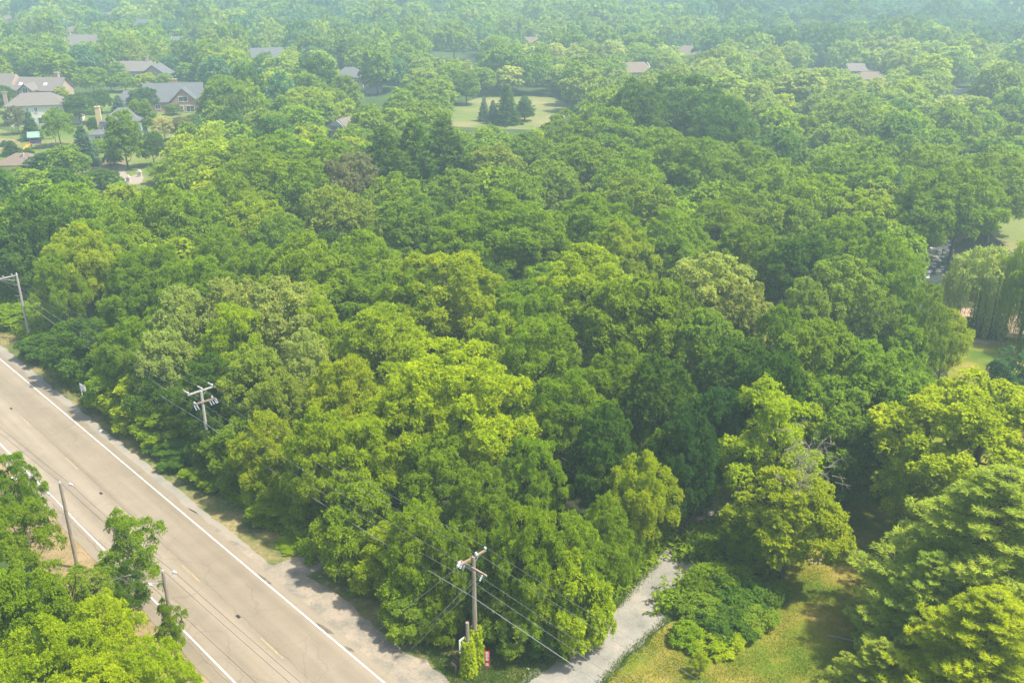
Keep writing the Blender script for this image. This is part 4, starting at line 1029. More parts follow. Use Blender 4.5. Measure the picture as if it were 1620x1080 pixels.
# pale garden wall far right
o = MB().box((0, 0, 0.7), (9, 0.4, 1.4)).box((0, 0, 1.45), (9.3, 0.6, 0.12)).build('garden_wall', M_rock)
o.location = hp(1515, 148); o.rotation_euler = (0, 0, R(-25)); tag(o, 'low pale stone wall among hazy trees at the upper right', 'wall')
o = MB().box((0, 0, 1.2), (5, 4, 2.4)).add([(-2.8, -2.3, 2.4), (2.8, -2.3, 2.4), (2.8, 2.3, 2.4), (-2.8, 2.3, 2.4), (0, 0, 3.4)], [(0, 1, 4), (1, 2, 4), (2, 3, 4), (3, 0, 4), (3, 2, 1, 0)]).build('shed', M_whites)
o.location = hp(592, 147); tag(o, 'small white garden shed beyond the tall egg-shaped tree', 'shed')

# ================================================================== PLAY SET
ps = empty('play_set', hp(58, 236), R(20), 'wooden play set with pale green canopy, purple panels and orange slide', 'play set')
for x in (-1.1, 1.1):
    for y in (-0.9, 0.9): MB().box((x, y, 1.7), (0.14, 0.14, 3.4)).build('post', M_timber, ps)
MB().box((0, 0, 1.5), (2.5, 2.1, 0.12)).build('platform', M_timber, ps)
MB().add([(-1.5, -1.5, 3.1), (1.5, -1.5, 3.1), (1.5, 0, 4.3), (-1.5, 0, 4.3), (1.5, 1.5, 3.1), (-1.5, 1.5, 3.1), (-1.5, -1.5, 3.04), (1.5, -1.5, 3.04), (1.5, 0, 4.24), (-1.5, 0, 4.24), (1.5, 1.5, 3.04), (-1.5, 1.5, 3.04)], [(0, 1, 2, 3), (3, 2, 4, 5), (6, 9, 8, 7), (9, 11, 10, 8), (0, 6, 7, 1), (5, 4, 10, 11)]).build('canopy', M_canvas, ps)
MB().box((0, -0.98, 1.9), (2.2, 0.06, 0.7)).box((1.18, 0, 1.9), (0.06, 1.8, 0.7)).build('panel', M_purple, ps)
sl = MB()
P0 = [(-1.2, -0.9, 1.55), (-2.0, -2.0, 1.0), (-2.6, -2.9, 0.45), (-3.1, -3.6, 0.25)]
for i in range(3):
    a, b = Vector(P0[i]), Vector(P0[i + 1]); n_ = Vector((0.8, -0.6, 0)) * 0.4
    sl.add([a - n_, a + n_, b + n_, b - n_, a - n_ + Vector((0, 0, .2)), a + n_ + Vector((0, 0, .2)), b + n_ + Vector((0, 0, .2)), b - n_ + Vector((0, 0, .2))], [(0, 1, 2, 3), (0, 3, 7, 4), (1, 5, 6, 2)])
sl.build('slide', M_orange, ps)
sw = MB().tube([(1.2, 0, 2.4), (4.6, 0, 2.4)], 0.07).tube([(4.6, 0, 2.4), (4.6, -1.1, 0)], 0.06).tube([(4.6, 0, 2.4), (4.6, 1.1, 0)], 0.06)
sw.build('swing_beam', M_timber, ps)
for x in (2.3, 3.5):
    s_ = MB().tube([(x - .22, 0, 2.4), (x - .22, 0, .6)], 0.015, 4).tube([(x + .22, 0, 2.4), (x + .22, 0, .6)], 0.015, 4).box((x, 0, 0.58), (0.5, 0.2, 0.05)).build('swing', M_black, ps)
# garden pillars on the patio
proto = empty('garden_pillar', hp(204, 289), 0, 'pale garden pillar with ball cap left on the patio', 'pillar', 'garden pillars on the patio')
MB().box((0, 0, 0.55), (0.7, 0.7, 1.1)).build('shaft', M_rock, proto); MB().box((0, 0, 1.14), (0.9, 0.9, 0.1)).lathe([(0.1, 1.19), (0.28, 1.32), (0.3, 1.45), (0.16, 1.62), (0.02, 1.66)]).build('cap', M_rock, proto)
c2 = proto.copy(); col.objects.link(c2); c2.location = hp(222, 280); c2['label'] = 'pale garden pillar with ball cap right on the patio'
for ch in proto.children:
    d = ch.copy(); col.objects.link(d); d.parent = c2
# chain fence at the left edge
fe = empty('wire_fence', (0, 0, 0), 0, 'dark wire fence crossing the dry lawn at the left edge', 'fence')
A_, B2 = at(-20, 198), at(44, 216); A_.z = B2.z = 0
for k in range(12):
    p = A_.lerp(B2, k / 11); MB().tube([p, p + Vector((0, 0, 1.25))], 0.035, 6).build('post', M_black, fe)
n_ = (B2 - A_).normalized()
wm_ = MB()
for z in (0.1, 0.4, 0.7, 0.95, 1.2): wm_.tube([A_ + Vector((0, 0, z)), B2 + Vector((0, 0, z))], 0.02, 4)
for k in range(110):
    p = A_.lerp(B2, (k + .5) / 110); wm_.tube([p + Vector((0, 0, .05)), p + Vector((0, 0, 1.22))], 0.012, 3, cap=False)
wm_.build('mesh', M_black, fe)
# rocks of the stream bed
rk = random.Random(3)
def rock(p, s, label):
    bm_ = MB(); prof = [(0.55, -0.1), (1.0, 0.15), (0.85, 0.45), (0.45, 0.65), (0.05, 0.7)]
    bm_.lathe(prof, 8); bm_.v = [(x * (1 + rk.uniform(-.2, .2)), y * (1 + rk.uniform(-.2, .2)), z * (1 + rk.uniform(-.2, .2))) for x, y, z in bm_.v]
    o = bm_.build('stream_rock', M_rock); o.location = p; o.scale = (s, s * rk.uniform(.6, 1), s * rk.uniform(.5, .8)); o.rotation_euler = (0, 0, rk.uniform(0, 6))
    return tag(o, label, 'rock', 'pale rocks in the stream')
for i in range(46):
    f = rk.random(); x = 1470 + 34 * (1 - f) ** 1.5 + rk.gauss(0, 8); y = 378 + 62 * f
    p = at(x, y); rock((p.x, p.y, 0.0), rk.uniform(0.25, 0.75), 'pale rock lying in the glittering stream beside the left willow')

# ================================================================== UTILITY POLES
H_P = 8.8
def pole_pos(px, yt, h=H_P): p = at(px, yt, h); p.z = 0; return p
pC = pole_pos(749.5, 880); pB = pole_pos(318, 618); pA = pole_pos(26, 434); pC.x = at(752, 1045).x * 0.5 + pC.x * 0.5
ax_l = (pC - pB).normalized(); nl_ = Vector((-ax_l.y, ax_l.x, 0))       # nl_ towards the wood
if nl_.y < 0: nl_ = -nl_
ANG = math.atan2(nl_.y, nl_.x)
def ins(mb, p, s=1.0):
    s *= 0.75
    return mb.lathe([(0.03 * s, 0), (0.03 * s, 0.06), (0.09 * s, 0.07), (0.10 * s, 0.12), (0.05 * s, 0.14), (0.085 * s, 0.15), (0.085 * s, 0.2), (0.03 * s, 0.24)], 8, p)
def hang(mb, p, q, n=4):
    """string of discs from p towards q"""
    p, q = Vector(p), Vector(q); mb.tube([p, q], 0.02, 4)
    for k in range(n):
        c = p.lerp(q, (k + .7) / n); d = (q - p).normalized() * 0.03; mb.tube([c - d, c + d], 0.065, 8)
def base_pole(name, pos, h, mat, label, r=0.15, group='utility poles with crossarms beside the wood'):
    e = empty(name, pos, ANG, label, 'utility pole', group)
    MB().tube([(0, 0, -0.3), (0, 0, h * 0.5), (0, 0, h)], [r * 1.15, r, r * 0.8], 10).build('pole', mat, e)
    return e
# local x axis of these poles = towards the wood, y = along the line
def crossarm(e, z, w, mat, x0=0.0, y=0.14, ins_x=(), braces=True, rz=0):
    M = Matrix.Rotation(rz, 3, 'Z')
    a = MB().box(M @ Vector((x0, y, z)), (w, 0.11, 0.13), rz).build('crossarm', mat, e)
    if braces:
        b = MB()
        for s in (-1, 1): b.tube([M @ Vector((x0 + s * w * 0.28, y, z - 0.06)), M @ Vector((x0 * 0.2, 0.13, z - 0.62))], 0.018, 4)
        b.build('brace', M_metal, a)
    for x in ins_x:
        ins(MB(), M @ Vector((x, y, z + 0.065)), 1.3).build('insulator', M_porc, a)
    return a
eA = base_pole('utility_pole', pA, 8.8, M_polegrey, 'grey utility pole with one-sided crossarm at the left edge, farthest of its line')
crossarm(eA, 8.65, 2.6, M_polegrey, x0=-1.15, ins_x=(-2.3, -1.5, -0.5, 0.05))
MB().tube([(-0.6, 0.1, 6.2), (0, 0, 5.9)], 0.03, 5).tube([(-1.9, 0.1, 8.5), (0, 0.05, 7.2)], 0.025, 5).build('arm_brace', M_metal, eA)
eB = base_pole('utility_pole', pB, 8.8, M_polegrey, 'grey utility pole with double crossarms and white insulators, rising from the wood beside the road')
crossarm(eB, 8.75, 2.5, M_polegrey, ins_x=(-1.2, 0.15, 1.2))
crossarm(eB, 7.75, 2.1, M_pole, x0=0.1, y=-0.15, rz=R(-6), braces=False)
b = MB()
for x in (-0.95, -0.7, 0.55, 0.8, 1.05, 1.2):
    hang(b, (x, -0.2, 7.72), (x + 0.12, -0.35, 7.25), 3)
for x in (-0.85, 0.9): ins(b, (x, -0.16, 7.8), 1.3)
b.build('cutout_switch', M_porc, eB)
for x in (-1.2, 0.15, 1.2):
    w_ = MB(); hang(w_, (x, 0.2, 8.95), (x, 0.9 * (1 if x else 1), 8.93), 3); w_.build('strain_insulator', M_porc, eB)
eC = base_pole('utility_pole', pC, 8.8, M_pole, 'brown utility pole with two crossed crossarms at the corner of road and drive', r=0.16)
crossarm(eC, 8.62, 2.5, M_arm, ins_x=(-1.2, 0.35, 1.2))
crossarm(eC, 8.0, 2.5, M_arm, x0=0.1, rz=R(-88), y=-0.15, braces=True)
b = MB()
for k in (-0.9, -0.65, 1.0): hang(b, (-0.15, k * -1.0, 7.95), (-0.5, k * -1.0 - 0.1, 7.7), 4)
ins(b, (-1.0, 0.3, 8.55), 1.5); ins(b, (-1.3, 0.1, 8.55), 1.5)
b.build('strain_insulator', M_porc, eC)
MB().lathe([(0.11, 0), (0.13, 0.05), (0.13, 0.2), (0.08, 0.25)], 8, (0.18, -0.1, 8.78)).build('pole_cap', M_metal, eC)
# vines climbing the corner pole and the stub
def vine(parent, h, r, seed, n):
    rng = np.random.default_rng(seed)
    z = rng.uniform(0, 1, n) ** 1.4 * h; a = rng.uniform(0, 6.28, n); rr = r * (1.0 + 0.9 * (1 - z / h)) * rng.uniform(0.7, 1.1, n)
    P = np.stack([np.cos(a) * rr, np.sin(a) * rr, z], 1); O = np.stack([np.cos(a), np.sin(a), 0.3 + 0 * a], 1)
    V, F = leaves(rng, P, unit(O), 4, 0.2, 0.1, droop=0.4)
    V[:, 2] = np.maximum(V[:, 2], 0.03)
    o = link('vine', mesh_np('vine', V, F, M_leaf), parent); o.color = (*COL['Y'], 1); return o
vine(eC, 3.0, 0.30, 3, 1100)
pS = at(741, 1066); pS.z = 0
eS = empty('pole_stub', pS, 0.2, 'short cut-off wooden pole covered in vines beside the corner utility pole', 'pole')
MB().tube([(0, 0, -0.2), (0, 0, ztop(738, 1066, 984))], [0.14, 0.12], 10).build('pole', M_pole, eS)
vine(eS, 2.9, 0.26, 5, 1000)
# roadside poles on the near side
def small_pole(pos, h, label):
    e = base_pole('roadside_pole', pos, h, M_pole, label, r=0.14, group='roadside poles across the road')
    b = MB().tube([(-0.95, 0, h - 0.45), (0, 0, h - 0.75), (0.75, 0, h - 0.35)], 0.025, 5).build('wire_bracket', M_metal, e)
    q = MB()
    for x, z in ((-0.95, h - 0.5), (0.75, h - 0.4)):
        for k in range(3): ins(q, (x + 0.08 * (k - 1), 0.05 * (k - 1), z - 0.1 * k), 1.1)
    ins(q, (0, 0, h - 0.02), 1.2)
    q.build('insulator', M_porc, b); return e
bE = at(283, 1053); bE.z = 0; hE = ztop(283, 1053, 905)
pD = at(95, 765, hE); pD.z = 0
eE = small_pole(bE, hE, 'brown roadside pole across the road, nearest the bottom edge'); eD = small_pole(pD, hE, 'brown roadside pole across the road, farther of the two near the left edge')

def wire(name, label, P, Q, sag, r, mat, group, n=26):
    P, Q = Vector(P), Vector(Q); pts = []
    for i in range(n + 1):
        t = i / n; p = P.lerp(Q, t); p.z -= sag * 4 * t * (1 - t); pts.append(p)
    o = MB().tube(pts, r, 5).build(name, mat); return tag(o, label, 'wire', group)
GW = 'overhead wires along the wood'
def loc(e, x, y, z): return Matrix.LocRotScale(e.location, e.rotation_euler, (1, 1, 1)) @ Vector((x, y, z))
sgn = -1 if (Matrix.Rotation(ANG, 3, 'Z') @ Vector((0, 1, 0))).dot(ax_l) > 0 else 1   # -1: local +y runs towards the corner pole
nxt = pC + ax_l * 48; prv = pA - ax_l * 50
spans = (('between the left-edge pole and the middle crossarm pole', eA, eB), ('between the middle crossarm pole and the corner pole', eB, eC))
for sn, e0, e1 in spans:
    for k, (x, z0) in enumerate(((-1.2, 9.1), (0.2, 9.12), (1.2, 9.1))):
        xa = (-2.3, -1.5, -0.5)[k] if e0 is eA else x
        wire('power_line', ('roadside', 'middle', 'woodside')[k] + ' thin power line high up ' + sn, loc(e0, xa, 0.14, 8.95), loc(e1, x, 0.14, 8.95), 0.5, 0.009, M_wire, GW)
    wire('neutral_cable', 'single thin cable below the power lines ' + sn, loc(e0, -0.16, 0, 6.9), loc(e1, -0.16, 0, 6.9), 0.6, 0.012, M_wire, GW)
    wire('communication_cable', 'thick pale communication cable at mid height ' + sn, loc(e0, -0.2, 0, 5.7), loc(e1, -0.2, 0, 5.7), 0.45, 0.022, M_metal, GW)
for k, x in enumerate((-1.2, 0.35, 1.2)):
    wire('power_line', ('roadside', 'middle', 'woodside')[k] + ' thin power line running from the corner pole over the drive', loc(eC, x, 0.14, 8.9), nxt + nl_ * x + Vector((0, 0, 8.9)), 0.5, 0.009, M_wire, GW)
    wire('power_line', ('roadside', 'middle', 'woodside')[k] + ' thin power line leaving the left-edge pole beyond the frame', loc(eA, (-2.3, -1.5, -0.5)[k], 0.14, 8.9), prv + nl_ * x + Vector((0, 0, 8.9)), 0.5, 0.009, M_wire, GW)
wire('neutral_cable', 'single thin cable from the corner pole over the drive', loc(eC, -0.16, 0, 6.9), nxt + Vector((0, 0, 6.9)), 0.6, 0.012, M_wire, GW)
wire('communication_cable', 'thick pale communication cable from the corner pole over the drive', loc(eC, -0.2, 0, 5.7), nxt + Vector((0, 0, 5.7)), 0.45, 0.022, M_metal, GW)
# guy wires
for i, (lx, ly, lz, gx, gy, lb) in enumerate(((-0.1, 1.2, 7.95, 647, 1030, 'lower guy wire from the corner pole to the grass verge'), (-0.1, 0.9, 7.95, 640, 1022, 'upper guy wire beside it from the corner pole to the grass verge'),
                                        (-1.2, 0.14, 8.6, 594, 1000, 'long guy wire from the crossarm of the corner pole over the hedge to the verge'), (0, 0.1, 7.0, 655, 1018, 'short guy wire from the middle of the corner pole'))):
    g_ = at(gx, gy); g_.z = 0.03
    wire('guy_wire', lb, loc(eC, lx, -ly if sgn > 0 and i < 2 else ly, lz), g_, 0.05, 0.012, M_metal, 'guy wires of the corner pole')
# wires of the roadside poles
ad = (eE.location - eD.location); ad.z = 0; adn = ad.normalized()
far_ = eD.location - adn * 60; nr_ = eE.location + adn * 36
GW2 = 'wires of the roadside poles'
for k, (x, z) in enumerate(((0.75, hE - 0.35), (0.0, hE + 0.2), (-0.95, hE - 0.5))):
    nm = ('road side', 'pole top', 'tree side')[k]
    off = Matrix.Rotation(ANG, 3, 'Z') @ Vector((x, 0, 0))
    wire('overhead_wire', f'{nm} dark wire between the two roadside poles', eD.location + off + Vector((0, 0, z)), eE.location + off + Vector((0, 0, z)), 0.25, 0.013, M_wire_dark, GW2)
    wire('overhead_wire', f'{nm} dark wire from the farther roadside pole to the left edge', far_ + off + Vector((0, 0, z)), eD.location + off + Vector((0, 0, z)), 0.5, 0.013, M_wire_dark, GW2)
    wire('overhead_wire', f'{nm} dark wire from the nearer roadside pole to the bottom edge', eE.location + off + Vector((0, 0, z)), nr_ + off + Vector((0, 0, z)), 0.3, 0.013, M_wire_dark, GW2)

# ================================================================== SMALL THINGS BY THE CORNER
p = at(771, 1062)
sg = empty('marker_sign', (p.x, p.y, 0), R(-4), 'narrow upright red and white sign on a post beside the corner pole', 'sign')
MB().box((0, 0.03, 0.55), (0.07, 0.05, 1.1)).build('post', M_pole, sg)
for k, (zc, hh) in enumerate(((1.36, 0.86), (0.64, 0.42))):
    pn = MB().box((0, 0, zc), (0.36, 0.03, hh)).build('panel', M_red, sg)
    gl = MB(); rr_ = random.Random(k)
    # white strokes of the weathered, unreadable lettering
    nrow = 3 if k == 0 else 1
    for j in range(nrow):
        zz = zc + (j - (nrow - 1) / 2) * 0.26
        gl.box((-0.08, -0.018, zz), (0.045, 0.006, 0.2)).box((0.0, -0.019, zz + 0.08), (0.16, 0.006, 0.045)).box((0.0, -0.020, zz), (0.16, 0.006, 0.04)).box((0.08, -0.021, zz + (0.04 if j % 2 else -0.045)), (0.045, 0.006, 0.1)).box((0.0, -0.022, zz - 0.085), (0.16, 0.006, 0.04))
    gl.build('lettering', M_white, pn)
# mailboxes and the pale board leaning at the stub
p = at(730, 1060)
mbx = empty('mailbox_stand', (p.x, p.y, 0), R(38), 'row of black mailboxes on a low stand at the foot of the vine-covered stub', 'mailboxes')
MB().box((-0.45, 0, 0.45), (0.1, 0.1, 0.9)).build('post', M_timber, mbx); MB().box((0.45, 0, 0.45), (0.1, 0.1, 0.9)).build('post', M_timber, mbx)
MB().box((0, 0, 0.93), (1.4, 0.45, 0.06)).build('shelf', M_timber, mbx)
for x in (-0.45, 0, 0.45):
    prof = [(0.13 * math.cos(t), 0.13 * math.sin(t)) for t in [k * math.pi / 8 for k in range(9)]]
    V = []
    for y in (-0.32, 0.25): V += [(x + a, y, 1.1 + b_) for a, b_ in prof] + [(x - 0.13, y, 0.97), (x + 0.13, y, 0.97)]
    n = 11; F = [(i, (i + 1) % n, n + (i + 1) % n, n + i) for i in range(n)] + [tuple(range(n))[::-1], tuple(range(n, 2 * n))]
    mb_ = MB().add(V, F).build('mailbox', M_black, mbx)
    MB().box((x + 0.15, -0.1, 1.2), (0.015, 0.05, 0.2)).build('flag', M_metal, mb_)
p = at(733, 1057)
bd = empty('notice_board', (p.x - 0.1, p.y + 0.35, 0), R(50), 'upright pale grey notice board on a post between the black mailboxes and the vine-covered stub', 'sign')
MB().box((0, 0.03, 0.8), (0.08, 0.05, 1.6)).build('post', M_timber, bd)
MB().box((0, -0.02, 1.75), (0.55, 0.04, 1.1)).build('board', M_trim, bd)
# two-post sign on the verge
p = at(134, 628)
vs = empty('verge_sign', (p.x, p.y, 0), R(-40), 'small pale sign on two posts at the wood edge, upper left verge', 'sign')
for x in (-0.5, 0.5): MB().box((x, 0, 0.75), (0.08, 0.08, 1.5)).build('post', M_white, vs)
MB().box((0, -0.06, 1.2), (1.1, 0.03, 0.75)).build('panel', M_white, vs)
# road reflector castings on the centre line
for x, y, lb in ((18, 647, 'dark road reflector on the centre line nearest the left edge'), (160, 781, 'dark road reflector on the centre line left of the overhanging thin-crowned tree'), (377, 976, 'dark road reflector on the centre line between the two yellow dashes at the bottom')):
    p = at(x, y); o = MB().box((0, 0, 0.02), (0.42, 0.2, 0.04)).box((0, 0, 0.045), (0.16, 0.11, 0.03)).build('road_reflector', M_black)
    o.location = (p.x, p.y, 0.06); o.rotation_euler = (0, 0, ROAD_ANG); tag(o, lb, 'road reflector', 'road reflectors')
# litter stones on the verge
for i, (x, y, s, lb) in enumerate(((67, 596, 0.16, 'small pale stone on the verge near the left edge'), (160, 682, 0.24, 'flat pale rubble piece on the verge below the two-post sign'), (172, 688, 0.16, 'smaller pale rubble piece beside the flat one on the verge'), (445, 870, 0.14, 'tiny white stone on the grass by the cleared gap'), (835, 1058, 0.14, 'small white stone beside the gravel drive edge'), (887, 1030, 0.12, 'small white stone at the hedge foot beside the drive'))):
    p = at(x, y); o = rock((p.x, p.y, 0.03), s, lb); o['group'] = 'pale stones on the verge'
# fallen branch on the lawn
p = at(1332, 1012); o = MB().tube([(-1.0, 0.4, 0.06), (-0.3, 0.1, 0.09), (0.5, -0.1, 0.07), (1.1, -0.5, 0.06)], [0.05, 0.07, 0.06, 0.02], 6).tube([(-0.3, 0.1, 0.09), (0.1, 0.5, 0.08)], [0.04, 0.015], 5).build('fallen_branch', M_dead)
o.location = (p.x, p.y, 0.05); tag(o, 'pale fallen branch on the lawn beside the lowest pine', 'branch')
# wire coil at the left roadside
p = at(22, 759); o = MB()
for k in range(3): o.tube([(0.3 * math.cos(t) * (1 + .1 * k), 0.3 * math.sin(t), 0.06 + 0.05 * k) for t in [j * 6.283 / 16 for j in range(17)]], 0.02, 4)
o = o.build('wire_coil', M_metal); o.location = (p.x, p.y, 0.03); tag(o, 'small coil of wire on the bare soil at the left roadside', 'wire coil')
rf = random.Random(21)
def sprinkle(y0, y1, rmin, rmax, k, n, hs=2.0, var=0.15):
    for _ in range(n):
        Y = math.sqrt(rf.uniform(y0 * y0, y1 * y1)); X = rf.uniform(-0.66, 0.66) * Y
        r = rf.uniform(rmin, rmax); h = r * rf.uniform(hs * (1 - var), hs * (1 + var * 0.8))
        if not near_ok(X, Y, r, k) or not ok_fill(X, Y, r, h): continue
        px, py, _ = proj(X, Y, h); sp, c = zone(px, py, Y, rf)
        if sp == 'egg': h *= 1.15; r *= 0.85
        reg(X, Y, r); FILL.append((X, Y, r, h, sp, c, px))
sprinkle(75, 260, 4.2, 6.2, 0.66, 9000)
sprinkle(255, 520, 5.0, 8.0, 0.70, 16000, 1.9, 0.22)
sprinkle(515, 1080, 6.5, 12, 0.74, 30000, 1.65, 0.28)
vis = [f for f in FILL if -60 < f[6] < 1680]
vis.sort(key=lambda f: -f[2] / math.hypot(f[0], f[1]))
room = 300 - len([t for t in TREES if t['sp'] != 'shrub'])
for f in vis[:max(0, room)]: place(f[0], f[1], f[2], f[3], f[4], f[5])
rest = vis[max(0, room):] + [f for f in FILL if not (-60 < f[6] < 1680)]
print('TREES heroes+fill', len(TREES), 'far', len(rest))
# the far wood: one mass past the 300 nearest
def tiny(seed, n, S, egg=False):
    rng = np.random.default_rng(seed)
    r, h = (4.6, 13) if egg else (6.3, 13)
    C, Rr, O = clump_centres(rng, r, h, 1.5, 34, 1.9 if not egg else 1.4, 'egg' if egg else 'dome', 5, 0.2, 0.15)
    return crown_from(rng, C, Rr, O, n, 1, S, S, mode='quads', flat=0.8)[0], r * 1.15, 13.5
def grab(key):
    L = []
    for cm, tm, ext, top in TPL[key]:
        a = np.empty(len(cm.vertices) * 3, dtype=np.float32); cm.vertices.foreach_get('co', a); L.append((a.reshape(-1, 3), ext, top))
    return L
LOD = {0: grab('locust_f') + grab('egg_f')[:1], 1: [tiny(i, 34, 0.85, i == 3) for i in range(5)], 2: [tiny(10 + i, 24, 1.0) for i in range(4)]}
VV = []; CC = []
for (X, Y, r, h, sp, c, px) in rest:
    d = math.hypot(X, Y); lod = 0 if d < 400 else (1 if d < 620 else 2)
    V, ext, top = LOD[lod][rf.randrange(len(LOD[lod]))]
    a = rf.uniform(0, 6.28); ca, sa = math.cos(a), math.sin(a); s = r / ext
    W = np.stack([(V[:, 0] * ca - V[:, 1] * sa) * s + X, (V[:, 0] * sa + V[:, 1] * ca) * s + Y, V[:, 2] * h / top], axis=1)
    VV.append(W); q = jit(COL[c], rf, 0.15); CC.append(np.tile(np.array([*q, 1.0], dtype=np.float32), (len(V), 1)))
VV = np.concatenate(VV); CC = np.concatenate(CC)
fw = link('far_woods', mesh_np('far_woods', VV, np.arange(len(VV)).reshape(-1, 4), M_farleaf, CC))
tag(fw, 'hazy green mass of treetops beyond the nearer woods, reaching the horizon', 'woods', kind='stuff')
print('far quads', len(VV) // 4)

# ---- leafy undergrowth of the wood and the grass of the verge (stuff)
def scatter_leafy(name, label, cat, pts, colour, L, W, nl, hmax):
    rng = np.random.default_rng(len(pts))
    P = np.array(pts); P[:, 2] += rng.uniform(0.02, 1, len(P)) ** 1.5 * hmax
    O = unit(rng.normal(0, 0.5, P.shape) + UP)
    V, F = leaves(rng, P, O, nl, L, W, spread=0.8, droop=0.1, grav=0.2); V[:, 2] = np.maximum(V[:, 2], 0.07)
    o = link(name, mesh_np(name, V, F, M_leaf)); o.color = (*colour, 1); return tag(o, label, cat, kind='stuff')
rs = random.Random(5)
pts = []
for _ in range(44000):
    s = rs.uniform(-70, 62); t = -3.2 - abs(rs.gauss(0, 1)) * 6; p = rp(s, t)
    n_ = math.sin(s * 0.35) + math.sin(s * 0.13 + 2) + math.sin(s * .9) * .5
    if t > -3.9 - 0.6 * n_: continue
    px, py, _ = proj(p.x, p.y, 0)
    if in_poly(px, py, OPEN[0]): continue
    pts.append((p.x, p.y, 0.0))
for _ in range(14000):   # strip along the drive and the lawn
    a = rs.choice([((985, 930), (1090, 800)), ((880, 1000), (985, 930)), ((1380, 700), (1500, 560)), ((1060, 985), (1230, 890)), ((1090, 900), (1180, 850))])
    f = rs.random(); x = a[0][0] + (a[1][0] - a[0][0]) * f + rs.gauss(0, 14); y = a[0][1] + (a[1][1] - a[0][1]) * f - abs(rs.gauss(0, 16)) - 8
    p = at(x, y); pts.append((p.x, p.y, 0.0))
scatter_leafy('undergrowth', 'leafy green undergrowth filling the foot of the wood along road and drive', 'undergrowth', pts, COL['G'], 0.42, 0.16, 4, 1.1)
def grass(name, label, pts, colour, hgt):
    rng = np.random.default_rng(9); P = np.array(pts)
    d = unit(rng.normal(0, 0.45, P.shape) * np.array([1, 1, 0]) + UP); side = unit(np.cross(d, rng.normal(0, 1, P.shape))) * 0.022
    h = hgt * rng.uniform(0.4, 1.2, (len(P), 1))
    V = np.stack([P - side, P + side, P + d * h + side * 0.2, P + d * h - side * 0.2], axis=1).reshape(-1, 3)
    o = link(name, mesh_np(name, V, np.arange(len(V)).reshape(-1, 4), M_leaf)); o.color = (*colour, 1); return tag(o, label, 'grass', kind='stuff')
pg = []
for _ in range(52000):
    s = rs.uniform(-60, 60); t = rs.uniform(-6.5, -2.3); n_ = math.sin(s * 0.5 + 1) + math.sin(s * 0.21) + math.sin(s * 1.3 + t * 2) * .6
    if s > 42: t -= 2.6
    if rs.random() > 0.35 + 0.6 * (-t - 2.0) / 4 + 0.12 * n_: continue
    p = rp(s, t, 0.03); pg.append(tuple(p))
for _ in range(16000):
    x = rs.uniform(660, 880); y = rs.uniform(985, 1085)
    if y < 1003 + (x - 640) * 0.0 or x < 640 + (y - 1000) * 0.9 or x > 975 - (y - 985) * 1.45: continue
    p = at(x, y); p.z = 0.05; pg.append(tuple(p))
grass('verge_grass', 'rough green grass on the verge between the road and the wood', pg, (0.10, 0.17, 0.015), 0.28)
pl = []
OPQ = [(955, 1085), (1000, 1038), (1060, 988), (1160, 962), (1230, 902), (1290, 850), (1360, 790), (1400, 850), (1420, 1085)]
while len(pl) < 42000:
    x = rs.uniform(955, 1420); y = rs.uniform(800, 1085)
    if in_poly(x, y, OPQ) and rs.random() < 0.55 + 0.4 * math.sin(x / 17 + y / 23) * math.sin(y / 11): p = at(x, y); pl.append((p.x, p.y, 0.05))
grass('lawn_grass', 'short mown grass of the lawn beside the gravel drive', pl, (0.15, 0.19, 0.012), 0.09)
pe = []
for _ in range(6000):
    a = rs.choice([((870, 1040), (925, 1010)), ((925, 1010), (985, 950)), ((985, 950), (1040, 890)), ((1098, 928), (1048, 988)), ((1048, 988), (990, 1040)), ((990, 1040), (950, 1085)), ((1142, 870), (1098, 928))]); f = rs.random()
    p = at(a[0][0] + (a[1][0] - a[0][0]) * f, a[0][1] + (a[1][1] - a[0][1]) * f); pe.append((p.x + rs.gauss(0, .22), p.y + rs.gauss(0, .22), 0.05))
grass('drive_edge_weeds', 'ragged weeds creeping over the edges of the gravel drive', pe, (0.11, 0.17, 0.012), 0.2)
pd = []
for _ in range(26000):
    s = rs.uniform(-60, 70); t = rs.uniform(-6.2, -2.0) if rs.random() < 0.6 else LANE + rs.uniform(1.4, 5)
    if t < 0 and 40 < s: t -= 2.6
    p = rp(s, t, 0.03); pd.append(tuple(p))
grass('dry_grass_tufts', 'straw-coloured dry grass tufts along both sides of the road', pd, (0.34, 0.27, 0.11), 0.16)

